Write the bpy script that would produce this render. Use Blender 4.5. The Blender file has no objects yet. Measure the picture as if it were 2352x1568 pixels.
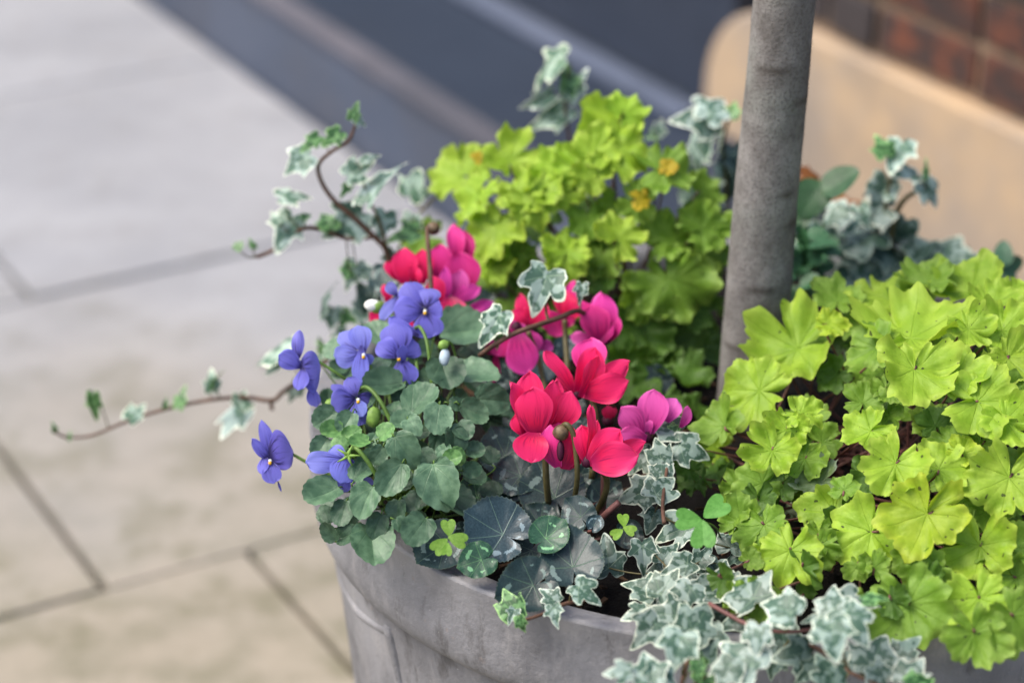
import bpy, math, random
import numpy as np
from mathutils import Vector, Matrix, noise as mnoise

# ------------------------------------------------------------------ camera, sky, sun, exposure
random.seed(7)
rng = np.random.default_rng(7)
sc = bpy.context.scene
COL = sc.collection
PITCH = math.radians(26.0)
CAM = Vector((0.0, 0.0, 1.5))
FPX = 5273.0                       # focal length in pixels of a 2352 x 1568 frame
cam_d = bpy.data.cameras.new('camera')
cam_d.sensor_fit = 'HORIZONTAL'
cam_d.sensor_width = 22.3
cam_d.lens = 22.3 * FPX / 2352.0
cam_d.clip_start = 0.05
cam_d.clip_end = 200.0
cam_d.dof.use_dof = True
cam_d.dof.focus_distance = 1.71
cam_d.dof.aperture_fstop = 1.8
cam_o = bpy.data.objects.new('camera', cam_d)
COL.objects.link(cam_o)
cam_o.location = CAM
cam_o.rotation_euler = (math.pi / 2 - PITCH, 0, 0)
sc.camera = cam_o

SUN_EL, SUN_AZ = math.radians(58), math.radians(262)   # azimuth from +Y, clockwise
world = bpy.data.worlds.new('World')
sc.world = world
world.use_nodes = True
wn = world.node_tree.nodes
sky = wn.new('ShaderNodeTexSky')
sky.sky_type = 'NISHITA'
sky.sun_disc = False
sky.sun_elevation = SUN_EL
sky.sun_rotation = SUN_AZ
sky.air_density = 1.0
sky.dust_density = 4.0
sky.ozone_density = 1.0
bg = wn['Background']
bg.inputs[1].default_value = 0.12
world.node_tree.links.new(sky.outputs[0], bg.inputs[0])
sun_d = bpy.data.lights.new('sun', 'SUN')
sun_d.energy = 1.5
sun_d.angle = math.radians(35)
sun_d.color = (1.0, 0.95, 0.88)
sun_o = bpy.data.objects.new('sun', sun_d)
COL.objects.link(sun_o)
sd = Vector((math.sin(SUN_AZ) * math.cos(SUN_EL), math.cos(SUN_AZ) * math.cos(SUN_EL), math.sin(SUN_EL)))
sun_o.rotation_euler = sd.to_track_quat('Z', 'Y').to_euler()
sun_o.location = (0, 0, 5)
sc.view_settings.view_transform = 'Standard'
sc.view_settings.look = 'None'
sc.view_settings.gamma = 1.0
sc.view_settings.exposure = 0.95
sc.render.engine = 'CYCLES'
sc.cycles.use_denoising = True
sc.cycles.max_bounces = 8
sc.cycles.transparent_max_bounces = 4

# ------------------------------------------------------------------ picture <-> place
cP, sP = math.cos(PITCH), math.sin(PITCH)
CR, CU, CB = Vector((1, 0, 0)), Vector((0, sP, cP)), Vector((0, -cP, sP))   # camera right, up, back


def ray(x, y):
    u = (x - 1176.0) / FPX
    v = -(y - 784.0) / FPX
    return Vector((u, cP + v * sP, -sP + v * cP))


def at_d(x, y, d):
    return CAM + ray(x, y) * d


def at_z(x, y, z):
    r = ray(x, y)
    return CAM + r * ((z - CAM.z) / r.z)


def at_y(x, y, Y):
    r = ray(x, y)
    return CAM + r * (Y / r.y)


def depth(p):
    return (p - CAM).dot(-CB)


ZM = {'D': (0, 0, 1.0), 'Z1': (516.8, 201, .29297), 'Z2': (545.5, 602.9, .29297), 'Z3': (976.2, 201, .30517),
      'Z4': (1062.3, 660.4, .27463), 'Z5': (689, 1033.6, .34102), 'Z6': (1320.7, 1091, .3418),
      'Z7': (1607.8, 574.2, .32958), 'Z8': (1665.2, 1004.9, .35919), 'ZA': (832.6, 488.1, .18312),
      'ZB': (574.2, 631.6, .18312), 'ZC': (545.5, 890, .18312), 'ZW': (1550.4, 0, .42124)}


def zp(z, x, y):
    a = ZM[z]
    return a[0] + a[2] * x, a[1] + a[2] * y


POT = Vector((.1985, 1.7213, 0))
RIM_Z, SOIL_Z = .607, .578
A1 = math.radians(-60.5)
E1 = Vector((math.cos(A1), math.sin(A1), 0))       # along the building front, towards the viewer
E2 = Vector((-math.sin(A1), math.cos(A1), 0))      # into the building


def AB(a, b, z=0.0):
    return E1 * a + E2 * b + Vector((0, 0, z))


# ------------------------------------------------------------------ node helpers
class NT:
    def __init__(self, name):
        self.m = bpy.data.materials.new(name)
        self.m.use_nodes = True
        self.t = self.m.node_tree
        self.p = self.t.nodes['Principled BSDF']
        self.out = self.t.nodes['Material Output']

    def n(self, typ, **kw):
        nd = self.t.nodes.new(typ)
        for k, v in kw.items():
            setattr(nd, k, v)
        return nd

    def link(self, a, b):
        self.t.links.new(a, b)

    def put(self, sock, v):
        if isinstance(v, (int, float)):
            sock.default_value = v
        elif isinstance(v, (tuple, list)):
            sock.default_value = tuple(v) + ((1,) if len(v) == 3 and len(sock.default_value) == 4 else ())
        else:
            self.link(v, sock)

    def math(self, op, a, b=0.0, c=None, clamp=False):
        nd = self.n('ShaderNodeMath', operation=op)
        nd.use_clamp = clamp
        self.put(nd.inputs[0], a)
        self.put(nd.inputs[1], b)
        if c is not None:
            self.put(nd.inputs[2], c)
        return nd.outputs[0]

    def mix(self, f, a, b, blend='MIX'):
        nd = self.n('ShaderNodeMix', data_type='RGBA', blend_type=blend)
        self.put(nd.inputs[0], f)
        self.put(nd.inputs[6], a)
        self.put(nd.inputs[7], b)
        return nd.outputs[2]

    def step(self, v, lo, hi):
        nd = self.n('ShaderNodeMapRange', interpolation_type='SMOOTHSTEP')
        self.put(nd.inputs[0], v)
        self.put(nd.inputs[1], lo)
        self.put(nd.inputs[2], hi)
        return nd.outputs[0]

    def noise(self, vec, scale, detail=3, rough=.55, w=None):
        nd = self.n('ShaderNodeTexNoise')
        if w is not None:
            nd.noise_dimensions = '4D'
            self.put(nd.inputs['W'], w)
        if vec is not None:
            self.link(vec, nd.inputs['Vector'])
        nd.inputs['Scale'].default_value = scale
        nd.inputs['Detail'].default_value = detail
        nd.inputs['Roughness'].default_value = rough
        return nd.outputs[0]

    def bump(self, h, strength=.3, dist=.002):
        nd = self.n('ShaderNodeBump')
        nd.inputs['Strength'].default_value = strength
        nd.inputs['Distance'].default_value = dist
        self.link(h, nd.inputs['Height'])
        self.link(nd.outputs[0], self.p.inputs['Normal'])
        return nd.outputs[0]

    def attr(self, name):
        return self.n('ShaderNodeAttribute', attribute_name=name).outputs

    def obj(self):
        return self.n('ShaderNodeTexCoord').outputs['Object']

    def uv(self):
        return self.n('ShaderNodeTexCoord').outputs['UV']

    def info(self):
        return self.n('ShaderNodeObjectInfo').outputs

    def base(self, c, rough=.5, spec=.5):
        self.put(self.p.inputs['Base Color'], c)
        self.put(self.p.inputs['Roughness'], rough)
        self.put(self.p.inputs['Specular IOR Level'], spec)

    def translucent(self, c, amount):
        tr = self.n('ShaderNodeBsdfTranslucent')
        self.put(tr.inputs[0], c)
        nrm = self.p.inputs['Normal']
        if nrm.is_linked:
            self.link(nrm.links[0].from_socket, tr.inputs['Normal'])
        mx = self.n('ShaderNodeMixShader')
        mx.inputs[0].default_value = amount
        self.link(self.p.outputs[0], mx.inputs[1])
        self.link(tr.outputs[0], mx.inputs[2])
        self.link(mx.outputs[0], self.out.inputs[0])


def plain(name, c, rough=.6, spec=.4, var=.15, scale=60, bump=.2, bd=.001):
    t = NT(name)
    o = t.obj()
    nz = t.noise(o, scale, 4)
    dark = tuple(v * (1 - var) for v in c)
    lite = tuple(min(1, v * (1 + var)) for v in c)
    t.base(t.mix(t.step(nz, .3, .7), dark, lite), rough, spec)
    if bump:
        t.bump(nz, bump, bd)
    return t.m


def leaf_coords(t):
    """leaf plane x, y from UV (0.5 = petiole), ring fraction and a per-leaf number"""
    sep = t.n('ShaderNodeSeparateXYZ')
    t.link(t.uv(), sep.inputs[0])
    x = t.math('SUBTRACT', sep.outputs[0], .5)
    y = t.math('SUBTRACT', sep.outputs[1], .5)
    e = t.attr('ring')[2]
    inf = t.info()
    return x, y, e, inf['Random'], inf['Color']


def vein_mask(t, x, y, angles, w):
    """1 on straight main veins that leave the petiole at the given angles (degrees from the tip)"""
    r = t.math('SQRT', t.math('ADD', t.math('MULTIPLY', x, x), t.math('MULTIPLY', y, y)))
    best = None
    for a in angles:
        ca, sa = math.cos(math.radians(a)), math.sin(math.radians(a))
        per = t.math('ABSOLUTE', t.math('SUBTRACT', t.math('MULTIPLY', x, ca), t.math('MULTIPLY', y, sa)))
        al = t.math('ADD', t.math('MULTIPLY', x, sa), t.math('MULTIPLY', y, ca))
        pen = t.math('MULTIPLY', t.math('LESS_THAN', al, 0.0), 1.0)
        d = t.math('ADD', per, pen)
        best = d if best is None else t.math('MINIMUM', best, d)
    ww = t.math('MULTIPLY_ADD', r, -w * 1.0, w)
    nd = t.n('ShaderNodeMapRange')
    t.put(nd.inputs[0], best)
    t.put(nd.inputs[1], ww)
    nd.inputs[2].default_value = 0.0
    return nd.outputs[0], r


def uvw(t, x, y, rnd):
    """UV shifted per leaf so that no two leaves carry the same blotches"""
    c = t.n('ShaderNodeCombineXYZ')
    t.put(c.inputs[0], x)
    t.put(c.inputs[1], y)
    t.put(c.inputs[2], t.math('MULTIPLY', rnd, 37.0))
    return c.outputs[0]


MAT = {}


def mat_heuchera():
    t = NT('heuchera_leaf')
    x, y, e, rnd, col = leaf_coords(t)
    v, r = vein_mask(t, x, y, (0, 50, -50, 100, -100, 140, -140), .010)
    p = uvw(t, x, y, rnd)
    n1 = t.noise(p, 5, 4)
    n2 = t.noise(p, 26, 3)
    c = t.mix(t.step(n1, .3, .72), (.235, .40, .022), (.36, .54, .050))
    c = t.mix(t.math('MULTIPLY', t.step(e, .72, 1.0), .55), c, (.46, .60, .085))
    c = t.mix(t.math('MULTIPLY', t.step(e, .45, .0), .35), c, (.26, .46, .03))
    c = t.mix(t.math('MULTIPLY', v, .16), c, (.17, .30, .02))
    spots = t.math('MULTIPLY', t.math('GREATER_THAN', t.noise(p, 17, 0), .815), .8)
    c = t.mix(spots, c, (.03, .035, .015))
    c = t.mix(1.0, c, col, 'MULTIPLY')
    t.base(c, .52, .35)
    h = t.math('ADD', t.math('MULTIPLY', n2, .6), t.math('MULTIPLY', v, -.7))
    t.bump(h, .45, .0016)
    t.translucent(t.mix(1.0, c, (1.15, 1.15, .6), 'MULTIPLY'), .30)
    return t.m


def mat_viola_leaf():
    t = NT('viola_leaf')
    x, y, e, rnd, col = leaf_coords(t)
    v, r = vein_mask(t, x, y, (0, 32, -32, 62, -62), .012)
    p = uvw(t, x, y, rnd)
    n1 = t.noise(p, 4, 3)
    n2 = t.noise(p, 30, 3)
    c = t.mix(t.step(n1, .3, .7), (.066, .140, .074), (.140, .245, .138))
    c = t.mix(t.math('MULTIPLY', v, .4), c, (.17, .29, .14))
    c = t.mix(t.math('MULTIPLY', t.step(e, .85, 1.0), .3), c, (.17, .28, .16))
    c = t.mix(1.0, c, col, 'MULTIPLY')
    t.base(c, .42, .45)
    t.bump(t.math('ADD', t.math('MULTIPLY', n2, .5), t.math('MULTIPLY', v, -.8)), .4, .0012)
    t.translucent(c, .15)
    return t.m


def mat_cyclamen_leaf():
    t = NT('cyclamen_leaf')
    x, y, e, rnd, col = leaf_coords(t)
    v, r = vein_mask(t, x, y, (0, 40, -40, 88, -88), .011)
    p = uvw(t, x, y, rnd)
    n1 = t.noise(p, 9, 5, .65)
    n2 = t.noise(p, 34, 3)
    n3 = t.noise(p, 3.2, 2)
    c = t.mix(t.step(n2, .25, .75), (.012, .030, .031), (.030, .060, .058))
    # silver zone between midrib and margin, broken up into jagged patches
    band = t.math('SUBTRACT', 1.0, t.math('ABSOLUTE', t.math('DIVIDE', t.math('SUBTRACT', e, .66), .17)), clamp=True)
    m = t.math('MULTIPLY', band, t.step(n3, .40, .62))
    m = t.step(t.math('ADD', m, t.math('MULTIPLY', t.math('SUBTRACT', n1, .5), 1.35)), .42, .52)
    c = t.mix(t.math('MULTIPLY', m, .85), c, (.19, .27, .245))
    c = t.mix(t.math('MULTIPLY', v, .75), c, (.13, .22, .13))
    c = t.mix(t.math('MULTIPLY', t.step(e, .965, 1.0), .5), c, (.10, .14, .08))
    c = t.mix(1.0, c, col, 'MULTIPLY')
    t.base(c, .38, .5)
    t.bump(t.math('ADD', t.math('MULTIPLY', n2, .35), t.math('MULTIPLY', v, .6)), .35, .0012)
    t.translucent(c, .06)
    return t.m


def mat_ivy():
    t = NT('ivy_leaf')
    x, y, e, rnd, col = leaf_coords(t)
    v, r = vein_mask(t, x, y, (0, 55, -55, 112, -112), .014)
    p = uvw(t, x, y, rnd)
    n1 = t.noise(p, 4.2, 1.5, .5)
    n2 = t.noise(p, 7.5, 2, .5)
    n3 = t.noise(p, 40, 2)
    c = t.mix(t.step(n1, .49, .55), (.055, .110, .072), (.250, .330, .275))
    c = t.mix(t.math('MULTIPLY', t.step(n2, .58, .66), .5), c, (.34, .42, .355))
    c = t.mix(t.math('MULTIPLY', v, .6), c, (.27, .39, .24))
    mg = t.step(t.math('ADD', e, t.math('MULTIPLY', t.math('SUBTRACT', n2, .5), .30)), .90, .945)
    mg = t.math('MAXIMUM', mg, t.step(e, .96, .985))
    c = t.mix(mg, c, (.58, .64, .50))
    c = t.mix(1.0, c, col, 'MULTIPLY')
    t.base(c, .40, .45)
    t.bump(t.math('ADD', t.math('MULTIPLY', n3, .3), t.math('MULTIPLY', v, -.6)), .3, .0010)
    t.translucent(c, .12)
    return t.m


def mat_simple_leaf(name, c0, c1, rough=.45, tr=.2):
    t = NT(name)
    x, y, e, rnd, col = leaf_coords(t)
    v, r = vein_mask(t, x, y, (0, 30, -30), .012)
    p = uvw(t, x, y, rnd)
    c = t.mix(t.step(t.noise(p, 6, 4), .3, .7), c0, c1)
    c = t.mix(t.math('MULTIPLY', v, .4), c, tuple(min(1, k * 1.5) for k in c1))
    c = t.mix(1.0, c, col, 'MULTIPLY')
    t.base(c, rough, .4)
    t.bump(t.noise(p, 30, 3), .3, .001)
    t.translucent(c, tr)
    return t.m


def mat_petal(name, base, tip, throat, rough=.5, streak=.3, tr=.4, k=14):
    """petal: UV v runs from the flower's centre to the tip, u across"""
    t = NT(name)
    sep = t.n('ShaderNodeSeparateXYZ')
    t.link(t.uv(), sep.inputs[0])
    u, v = sep.outputs[0], sep.outputs[1]
    inf = t.info()
    w = t.math('MULTIPLY', inf['Random'], 20.0)
    cv = t.n('ShaderNodeCombineXYZ')
    t.put(cv.inputs[0], t.math('MULTIPLY', u, k))
    t.put(cv.inputs[1], t.math('MULTIPLY', v, 1.2))
    t.put(cv.inputs[2], w)
    n = t.noise(cv.outputs[0], 1.0, 3, .6)
    c = t.mix(t.step(v, .05, .9), base, tip)
    c = t.mix(t.math('MULTIPLY', t.step(n, .45, .75), streak), c, tuple(k_ * .62 for k_ in base))
    thr = t.math('MAXIMUM', t.step(v, .30, .06), t.math('MULTIPLY', t.step(v, .68, .22), t.step(n, .50, .62)))
    c = t.mix(t.math('MULTIPLY', thr, .85), c, throat)
    ed = t.step(t.math('ABSOLUTE', t.math('SUBTRACT', u, .5)), .36, .5)
    ed = t.math('MAXIMUM', ed, t.step(v, .86, 1.0))
    c = t.mix(t.math('MULTIPLY', ed, .30), c, tuple(min(1, k_ * 1.25 + .035) for k_ in tip))
    c = t.mix(1.0, c, inf['Color'], 'MULTIPLY')
    t.base(c, rough, .3)
    t.put(t.p.inputs['Sheen Weight'], .04)
    t.bump(n, .25, .0008)
    t.translucent(c, tr)
    return t.m


MAT['heuchera'] = mat_heuchera()
MAT['viola'] = mat_viola_leaf()
MAT['cyclamen'] = mat_cyclamen_leaf()
MAT['ivy'] = mat_ivy()
MAT['clover'] = mat_simple_leaf('clover_leaf', (.13, .30, .035), (.20, .40, .06), .5, .3)
MAT['dark_leaf'] = mat_simple_leaf('dark_green_leaf', (.020, .070, .022), (.035, .105, .035), .4, .1)
MAT['dry_leaf'] = mat_simple_leaf('dry_leaf', (.22, .07, .02), (.36, .13, .035), .7, .2)
MAT['pale_leaf'] = mat_simple_leaf('withered_pale_leaf', (.22, .28, .16), (.42, .47, .32), .7, .2)
MAT['viola_petal'] = mat_petal('viola_petal', (.108, .094, .48), (.200, .188, .68), (.006, .002, .035), .55, .38, .35)
MAT['viola_pale'] = mat_petal('pale_viola_petal', (.17, .17, .62), (.27, .29, .80), (.02, .012, .13), .55, .30, .4)
MAT['cyc_red'] = mat_petal('red_cyclamen_petal', (.72, .004, .070), (.95, .026, .165), (.36, .001, .07), .42, .22, .28, 13)
MAT['cyc_pink'] = mat_petal('pink_cyclamen_petal', (.56, .008, .13), (.88, .045, .31), (.30, .002, .11), .42, .24, .30, 13)
MAT['cyc_magenta'] = mat_petal('magenta_cyclamen_petal', (.64, .035, .27), (.86, .110, .46), (.36, .008, .16), .5, .22, .30, 9)
MAT['stem_green'] = plain('green_stem', (.10, .19, .03), .5, .4, .25, 120)
MAT['stem_brown'] = plain('brown_stem', (.115, .060, .038), .6, .3, .3, 120)
MAT['stem_pink'] = plain('pink_stem', (.17, .070, .060), .5, .4, .25, 120)
MAT['stem_olive'] = plain('olive_stem', (.10, .085, .03), .5, .4, .25, 120)
MAT['bud'] = plain('cyclamen_bud', (.13, .085, .045), .5, .4, .6, 160)
MAT['bud_pale'] = plain('viola_bud', (.46, .56, .62), .5, .3, .2, 120)
MAT['bud_dark'] = plain('withered_viola', (.06, .06, .17), .6, .3, .4, 120)
MAT['calyx'] = plain('viola_calyx', (.20, .34, .06), .5, .4, .25, 140)
MAT['yellow'] = plain('viola_eye', (.78, .42, .02), .6, .3, .1, 200, 0)
MAT['white'] = plain('viola_throat', (.80, .80, .74), .6, .3, .05, 200, 0)
MAT['anther'] = plain('dark_flower_mouth', (.05, .003, .02), .6, .3, .2, 200, 0)


def mat_pot():
    t = NT('grey_terracotta')
    o = t.obj()
    mp = t.n('ShaderNodeMapping')
    mp.inputs['Scale'].default_value = (1, 1, .45)
    t.link(o, mp.inputs[0])
    n1 = t.noise(o, 9, 5, .6)
    n2 = t.noise(mp.outputs[0], 34, 6, .65)
    n3 = t.noise(o, 190, 4, .6)
    n4 = t.noise(o, 60, 3, .6)
    c = t.mix(t.step(n1, .30, .72), (.160, .158, .165), (.300, .296, .306))
    c = t.mix(t.math('MULTIPLY', t.step(n2, .50, .72), .50), c, (.37, .355, .35))
    c = t.mix(t.math('MULTIPLY', t.step(n2, .46, .30), .75), c, (.085, .080, .078))
    c = t.mix(t.math('MULTIPLY', t.step(n4, .66, .74), .35), c, (.30, .24, .21))
    c = t.mix(t.math('MULTIPLY', t.math('GREATER_THAN', n3, .72), .7), c, (.05, .045, .04))
    c = t.mix(t.math('MULTIPLY', t.math('LESS_THAN', n3, .30), .5), c, (.42, .41, .40))
    t.base(c, .82, .3)
    t.bump(t.math('ADD', t.math('MULTIPLY', n3, .6), n2), .6, .003)
    return t.m


def mat_soil():
    t = NT('potting_soil')
    o = t.obj()
    n1 = t.noise(o, 60, 6, .7)
    n2 = t.noise(o, 240, 4, .7)
    c = t.mix(t.step(n1, .3, .7), (.004, .003, .0025), (.012, .008, .006))
    c = t.mix(t.math('MULTIPLY', t.step(n2, .68, .76), .5), c, (.08, .048, .027))
    t.base(c, .9, .25)
    t.bump(t.math('ADD', n1, n2), 1.0, .006)
    return t.m


def mat_bark():
    t = NT('smooth_grey_bark')
    o = t.obj()
    mp = t.n('ShaderNodeMapping')
    mp.inputs['Scale'].default_value = (1, 1, .8)
    t.link(o, mp.inputs[0])
    n1 = t.noise(mp.outputs[0], 30, 6, .7)
    n2 = t.noise(o, 420, 3, .6)
    n3 = t.noise(o, 12, 3, .5)
    c = t.mix(t.step(n1, .32, .70), (.140, .128, .118), (.290, .275, .258))
    c = t.mix(t.math('MULTIPLY', t.step(n3, .5, .7), .45), c, (.175, .195, .165))
    c = t.mix(t.math('MULTIPLY', t.step(n2, .50, .64), .50), c, (.075, .064, .054))
    c = t.mix(t.math('MULTIPLY', t.attr('scar')[2], .75), c, (.055, .042, .034))
    t.base(c, .8, .3)
    t.bump(t.math('ADD', n2, t.math('MULTIPLY', n1, 1.2)), .5, .0015)
    return t.m


def mat_slab():
    t = NT('weathered_paving')
    geo = t.n('ShaderNodeNewGeometry').outputs['Position']
    inf = t.info()
    n1 = t.noise(geo, 3.2, 5, .62)
    n2 = t.noise(geo, 13, 5, .65)
    n3 = t.noise(geo, 60, 4, .6)
    n4 = t.noise(geo, 1.1, 3, .5)
    c = t.mix(t.step(n1, .3, .7), (.285, .290, .306), (.365, .368, .383))
    c = t.mix(t.math('MULTIPLY', t.step(n2, .50, .74), .42), c, (.225, .222, .215))
    c = t.mix(t.math('MULTIPLY', t.step(n3, .58, .72), .5), c, (.17, .16, .14))
    n5 = t.noise(geo, 6.5, 4, .65)
    c = t.mix(t.math('MULTIPLY', t.step(n5, .50, .70), .20), c, (.195, .190, .182))
    # sand and algae: the slabs by the planter are yellower and dirtier than those out in the street
    sx = t.n('ShaderNodeSeparateXYZ')
    t.link(geo, sx.inputs[0])
    near = t.step(t.math('ADD', sx.outputs[1], t.math('MULTIPLY', t.math('SUBTRACT', n4, .5), 1.6)), 3.4, 2.2)
    c = t.mix(t.math('MULTIPLY', near, .8), c, t.mix(t.step(n2, .35, .68), (.345, .288, .196), (.225, .196, .112)))
    c = t.mix(t.math('MULTIPLY', t.math('MULTIPLY', near, t.step(n5, .48, .64)), .45), c, (.165, .150, .082))
    c = t.mix(t.math('MULTIPLY', inf['Random'], .12), c, (.28, .28, .29))
    t.base(c, .85, .3)
    t.bump(t.math('ADD', n3, n2), .4, .004)
    return t.m


def mat_brick():
    t = NT('old_dark_brick')
    o = t.obj()
    inf = t.info()
    p = t.n('ShaderNodeVectorMath', operation='ADD')
    cx = t.n('ShaderNodeCombineXYZ')
    t.put(cx.inputs[0], t.math('MULTIPLY', inf['Random'], 31.0))
    t.link(o, p.inputs[0])
    t.link(cx.outputs[0], p.inputs[1])
    n1 = t.noise(p.outputs[0], 22, 4, .6)
    n2 = t.noise(p.outputs[0], 110, 4, .6)
    c = t.mix(t.step(n1, .40, .66), (.048, .034, .031), (.150, .054, .032))
    c = t.mix(t.step(t.math('ADD', inf['Random'], t.math('MULTIPLY', n1, .5)), .55, .95), c, (.050, .042, .042))
    c = t.mix(t.math('MULTIPLY', t.step(n2, .6, .75), .4), c, (.19, .11, .085))
    t.base(c, .85, .3)
    t.bump(t.math('ADD', n1, n2), .6, .004)
    return t.m


def mat_stone(name, c0, c1, c2, rough=.8):
    t = NT(name)
    o = t.n('ShaderNodeNewGeometry').outputs['Position']
    n1 = t.noise(o, 4, 4, .55)
    n2 = t.noise(o, 28, 5, .6)
    n3 = t.noise(o, 120, 4, .6)
    c = t.mix(t.step(n1, .32, .68), c0, c1)
    c = t.mix(t.math('MULTIPLY', t.step(n2, .5, .75), .5), c, c2)
    n0 = t.noise(o, 3.4, 4, .6)
    c = t.mix(t.math('MULTIPLY', t.step(n0, .46, .68), .55), c, tuple(k_ * .66 for k_ in c2))
    t.base(c, rough, .3)
    t.bump(t.math('ADD', n2, n3), .4, .003)
    return t.m


MAT['pot'] = mat_pot()
MAT['soil'] = mat_soil()
MAT['bark'] = mat_bark()
MAT['slab'] = mat_slab()
MAT['brick'] = mat_brick()
MAT['mortar'] = mat_stone('lime_mortar', (.17, .122, .085), (.29, .20, .13), (.10, .07, .055))
MAT['stone'] = mat_stone('buff_sandstone', (.37, .30, .235), (.54, .385, .235), (.40, .335, .275))
MAT['bed'] = mat_stone('joint_sand', (.21, .20, .165), (.25, .235, .195), (.17, .17, .12))
MAT['step'] = mat_stone('blue_grey_step', (.066, .083, .122), (.086, .103, .145), (.108, .114, .140), .7)
MAT['tread'] = mat_stone('dark_blue_grey_paint', (.027, .038, .061), (.032, .044, .069), (.038, .050, .075), .55)
MAT['nosing'] = mat_stone('worn_step_edge', (.110, .110, .132), (.140, .134, .155), (.092, .094, .115), .7)
MAT['sill'] = mat_stone('grey_sill', (.102, .124, .178), (.122, .144, .20), (.088, .106, .152), .5)
MAT['door'] = mat_stone('dark_door_paint', (.028, .037, .058), (.033, .042, .064), (.036, .046, .070), .5)


# ------------------------------------------------------------------ object helpers
def mesh_obj(name, verts, faces, mat, parent=None, smooth=True):
    me = bpy.data.meshes.new(name)
    me.from_pydata([tuple(v) for v in verts], [], faces)
    me.materials.append(mat)
    if smooth:
        me.shade_smooth()
    o = bpy.data.objects.new(name, me)
    COL.objects.link(o)
    if parent is not None:
        o.parent = parent
    return o


def tag(o, label=None, cat=None, group=None, kind=None):
    if label:
        o['label'] = label
    if cat:
        o['category'] = cat
    if group:
        o['group'] = group
    if kind:
        o['kind'] = kind
    return o


def thing(name, label, cat, loc, group=None):
    o = bpy.data.objects.new(name, None)
    o.empty_display_size = .05
    COL.objects.link(o)
    o.location = loc
    return tag(o, label, cat, group)


def local(o, pts):
    l = Vector(o.location)
    return [Vector(p) - l for p in pts]


def tube(name, pts, rad, mat, parent, sides=7, sub=4, taper=None):
    """smooth tube through world points"""
    P = [Vector(p) for p in pts]
    Q = []
    n = len(P)
    for i in range(n - 1):
        p0, p1, p2, p3 = P[max(i - 1, 0)], P[i], P[i + 1], P[min(i + 2, n - 1)]
        for k in range(sub):
            s = k / sub
            Q.append(.5 * ((2 * p1) + (p2 - p0) * s + (2 * p0 - 5 * p1 + 4 * p2 - p3) * s * s + (3 * p1 - p0 - 3 * p2 + p3) * s ** 3))
    Q.append(P[-1])
    V, F = [], []
    m = len(Q)
    side = None
    for i, q in enumerate(Q):
        tg = (Q[min(i + 1, m - 1)] - Q[max(i - 1, 0)]).normalized()
        if side is None:
            side = tg.orthogonal().normalized()
        side = (side - tg * side.dot(tg)).normalized()
        up = tg.cross(side)
        f = i / (m - 1)
        r = rad * (1 + ((taper if taper is not None else .75) - 1) * f)
        for k in range(sides):
            a = 2 * math.pi * k / sides
            V.append(q + (side * math.cos(a) + up * math.sin(a)) * r)
    for i in range(m - 1):
        for k in range(sides):
            a, b = i * sides + k, i * sides + (k + 1) % sides
            F.append((a, b, b + sides, a + sides))
    F.append(tuple(range(sides))[::-1])
    F.append(tuple(range((m - 1) * sides, m * sides)))
    return mesh_obj(name, local(parent, V) if parent else V, F, mat, parent)


def box(name, corner_fn, lo, hi, mat, parent=None, bev=.004, jit=0.0):
    """bevelled box in building coordinates (a, b, z) given by corner_fn; chamfer on every edge"""
    import bmesh
    bm = bmesh.new()
    bmesh.ops.create_cube(bm, size=1.0)
    for v in bm.verts:
        v.co = Vector([(lo[i] + hi[i]) / 2 + v.co[i] * (hi[i] - lo[i]) + random.uniform(-jit, jit) for i in range(3)])
    bmesh.ops.bevel(bm, geom=list(bm.edges), offset=bev, segments=2, profile=.6, affect='EDGES')
    for v in bm.verts:
        v.co = corner_fn(*v.co)
    if parent is not None:
        l = Vector(parent.location)
        for v in bm.verts:
            v.co -= l
    me = bpy.data.meshes.new(name)
    bm.to_mesh(me)
    bm.free()
    me.materials.append(mat)
    o = bpy.data.objects.new(name, me)
    COL.objects.link(o)
    o.parent = parent
    return o


# ------------------------------------------------------------------ ground, paving, building front
g = 40.0
gr = mesh_obj('ground', [(-g, -g, -.035), (g, -g, -.035), (g, g, -.035), (-g, g, -.035)], [(0, 1, 2, 3)], MAT['bed'], None, False)
tag(gr, kind='structure')
pv = bpy.data.objects.new('pavement', None)
COL.objects.link(pv)
tag(pv, kind='structure')
courses = [-6.62, -5.74, -4.94, -4.08, -3.182, -2.324, -1.50, -.62, .30]
offs = [.30, .86, .52, .946, .745, .932, .60, .9]
B_KERB = 1.652
for i in range(len(courses) - 1):
    a0, a1 = courses[i], courses[i + 1]
    bs = [B_KERB]
    b = offs[i]
    bs.append(b)
    k = 0
    while b > -2.4:
        b -= (.92, .78, 1.02, .86)[(i + k) % 4]
        bs.append(b)
        k += 1
    for k in range(len(bs) - 1):
        h = random.uniform(-.003, .003)
        box('paving_slab', AB, (a0 + .003, bs[k + 1] + .006, -.05), (a1 - .003, bs[k] - .006, h), MAT['slab'], pv, .0035, .001)

STEP_H = .18
A_END = -2.90            # end of the brick pier and its stone base
st = thing('doorstep', 'long dark blue-grey doorstep between the pavement and the building', 'step', AB(-4, 1.655))
box('riser', AB, (-8, 1.658, -.04), (1.2, 1.93, STEP_H - .012), MAT['step'], st, .006)
box('nosing', AB, (-8, 1.645, STEP_H - .010), (1.2, 1.70, STEP_H + .002), MAT['nosing'], st, .005)
box('tread', AB, (-8, 1.703, STEP_H - .011), (1.2, 2.04, STEP_H), MAT['tread'], st, .003)
box('sill', AB, (-8, 1.958, STEP_H + .002), (A_END - .01, 2.012, STEP_H + .022), MAT['sill'], st, .008)

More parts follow.
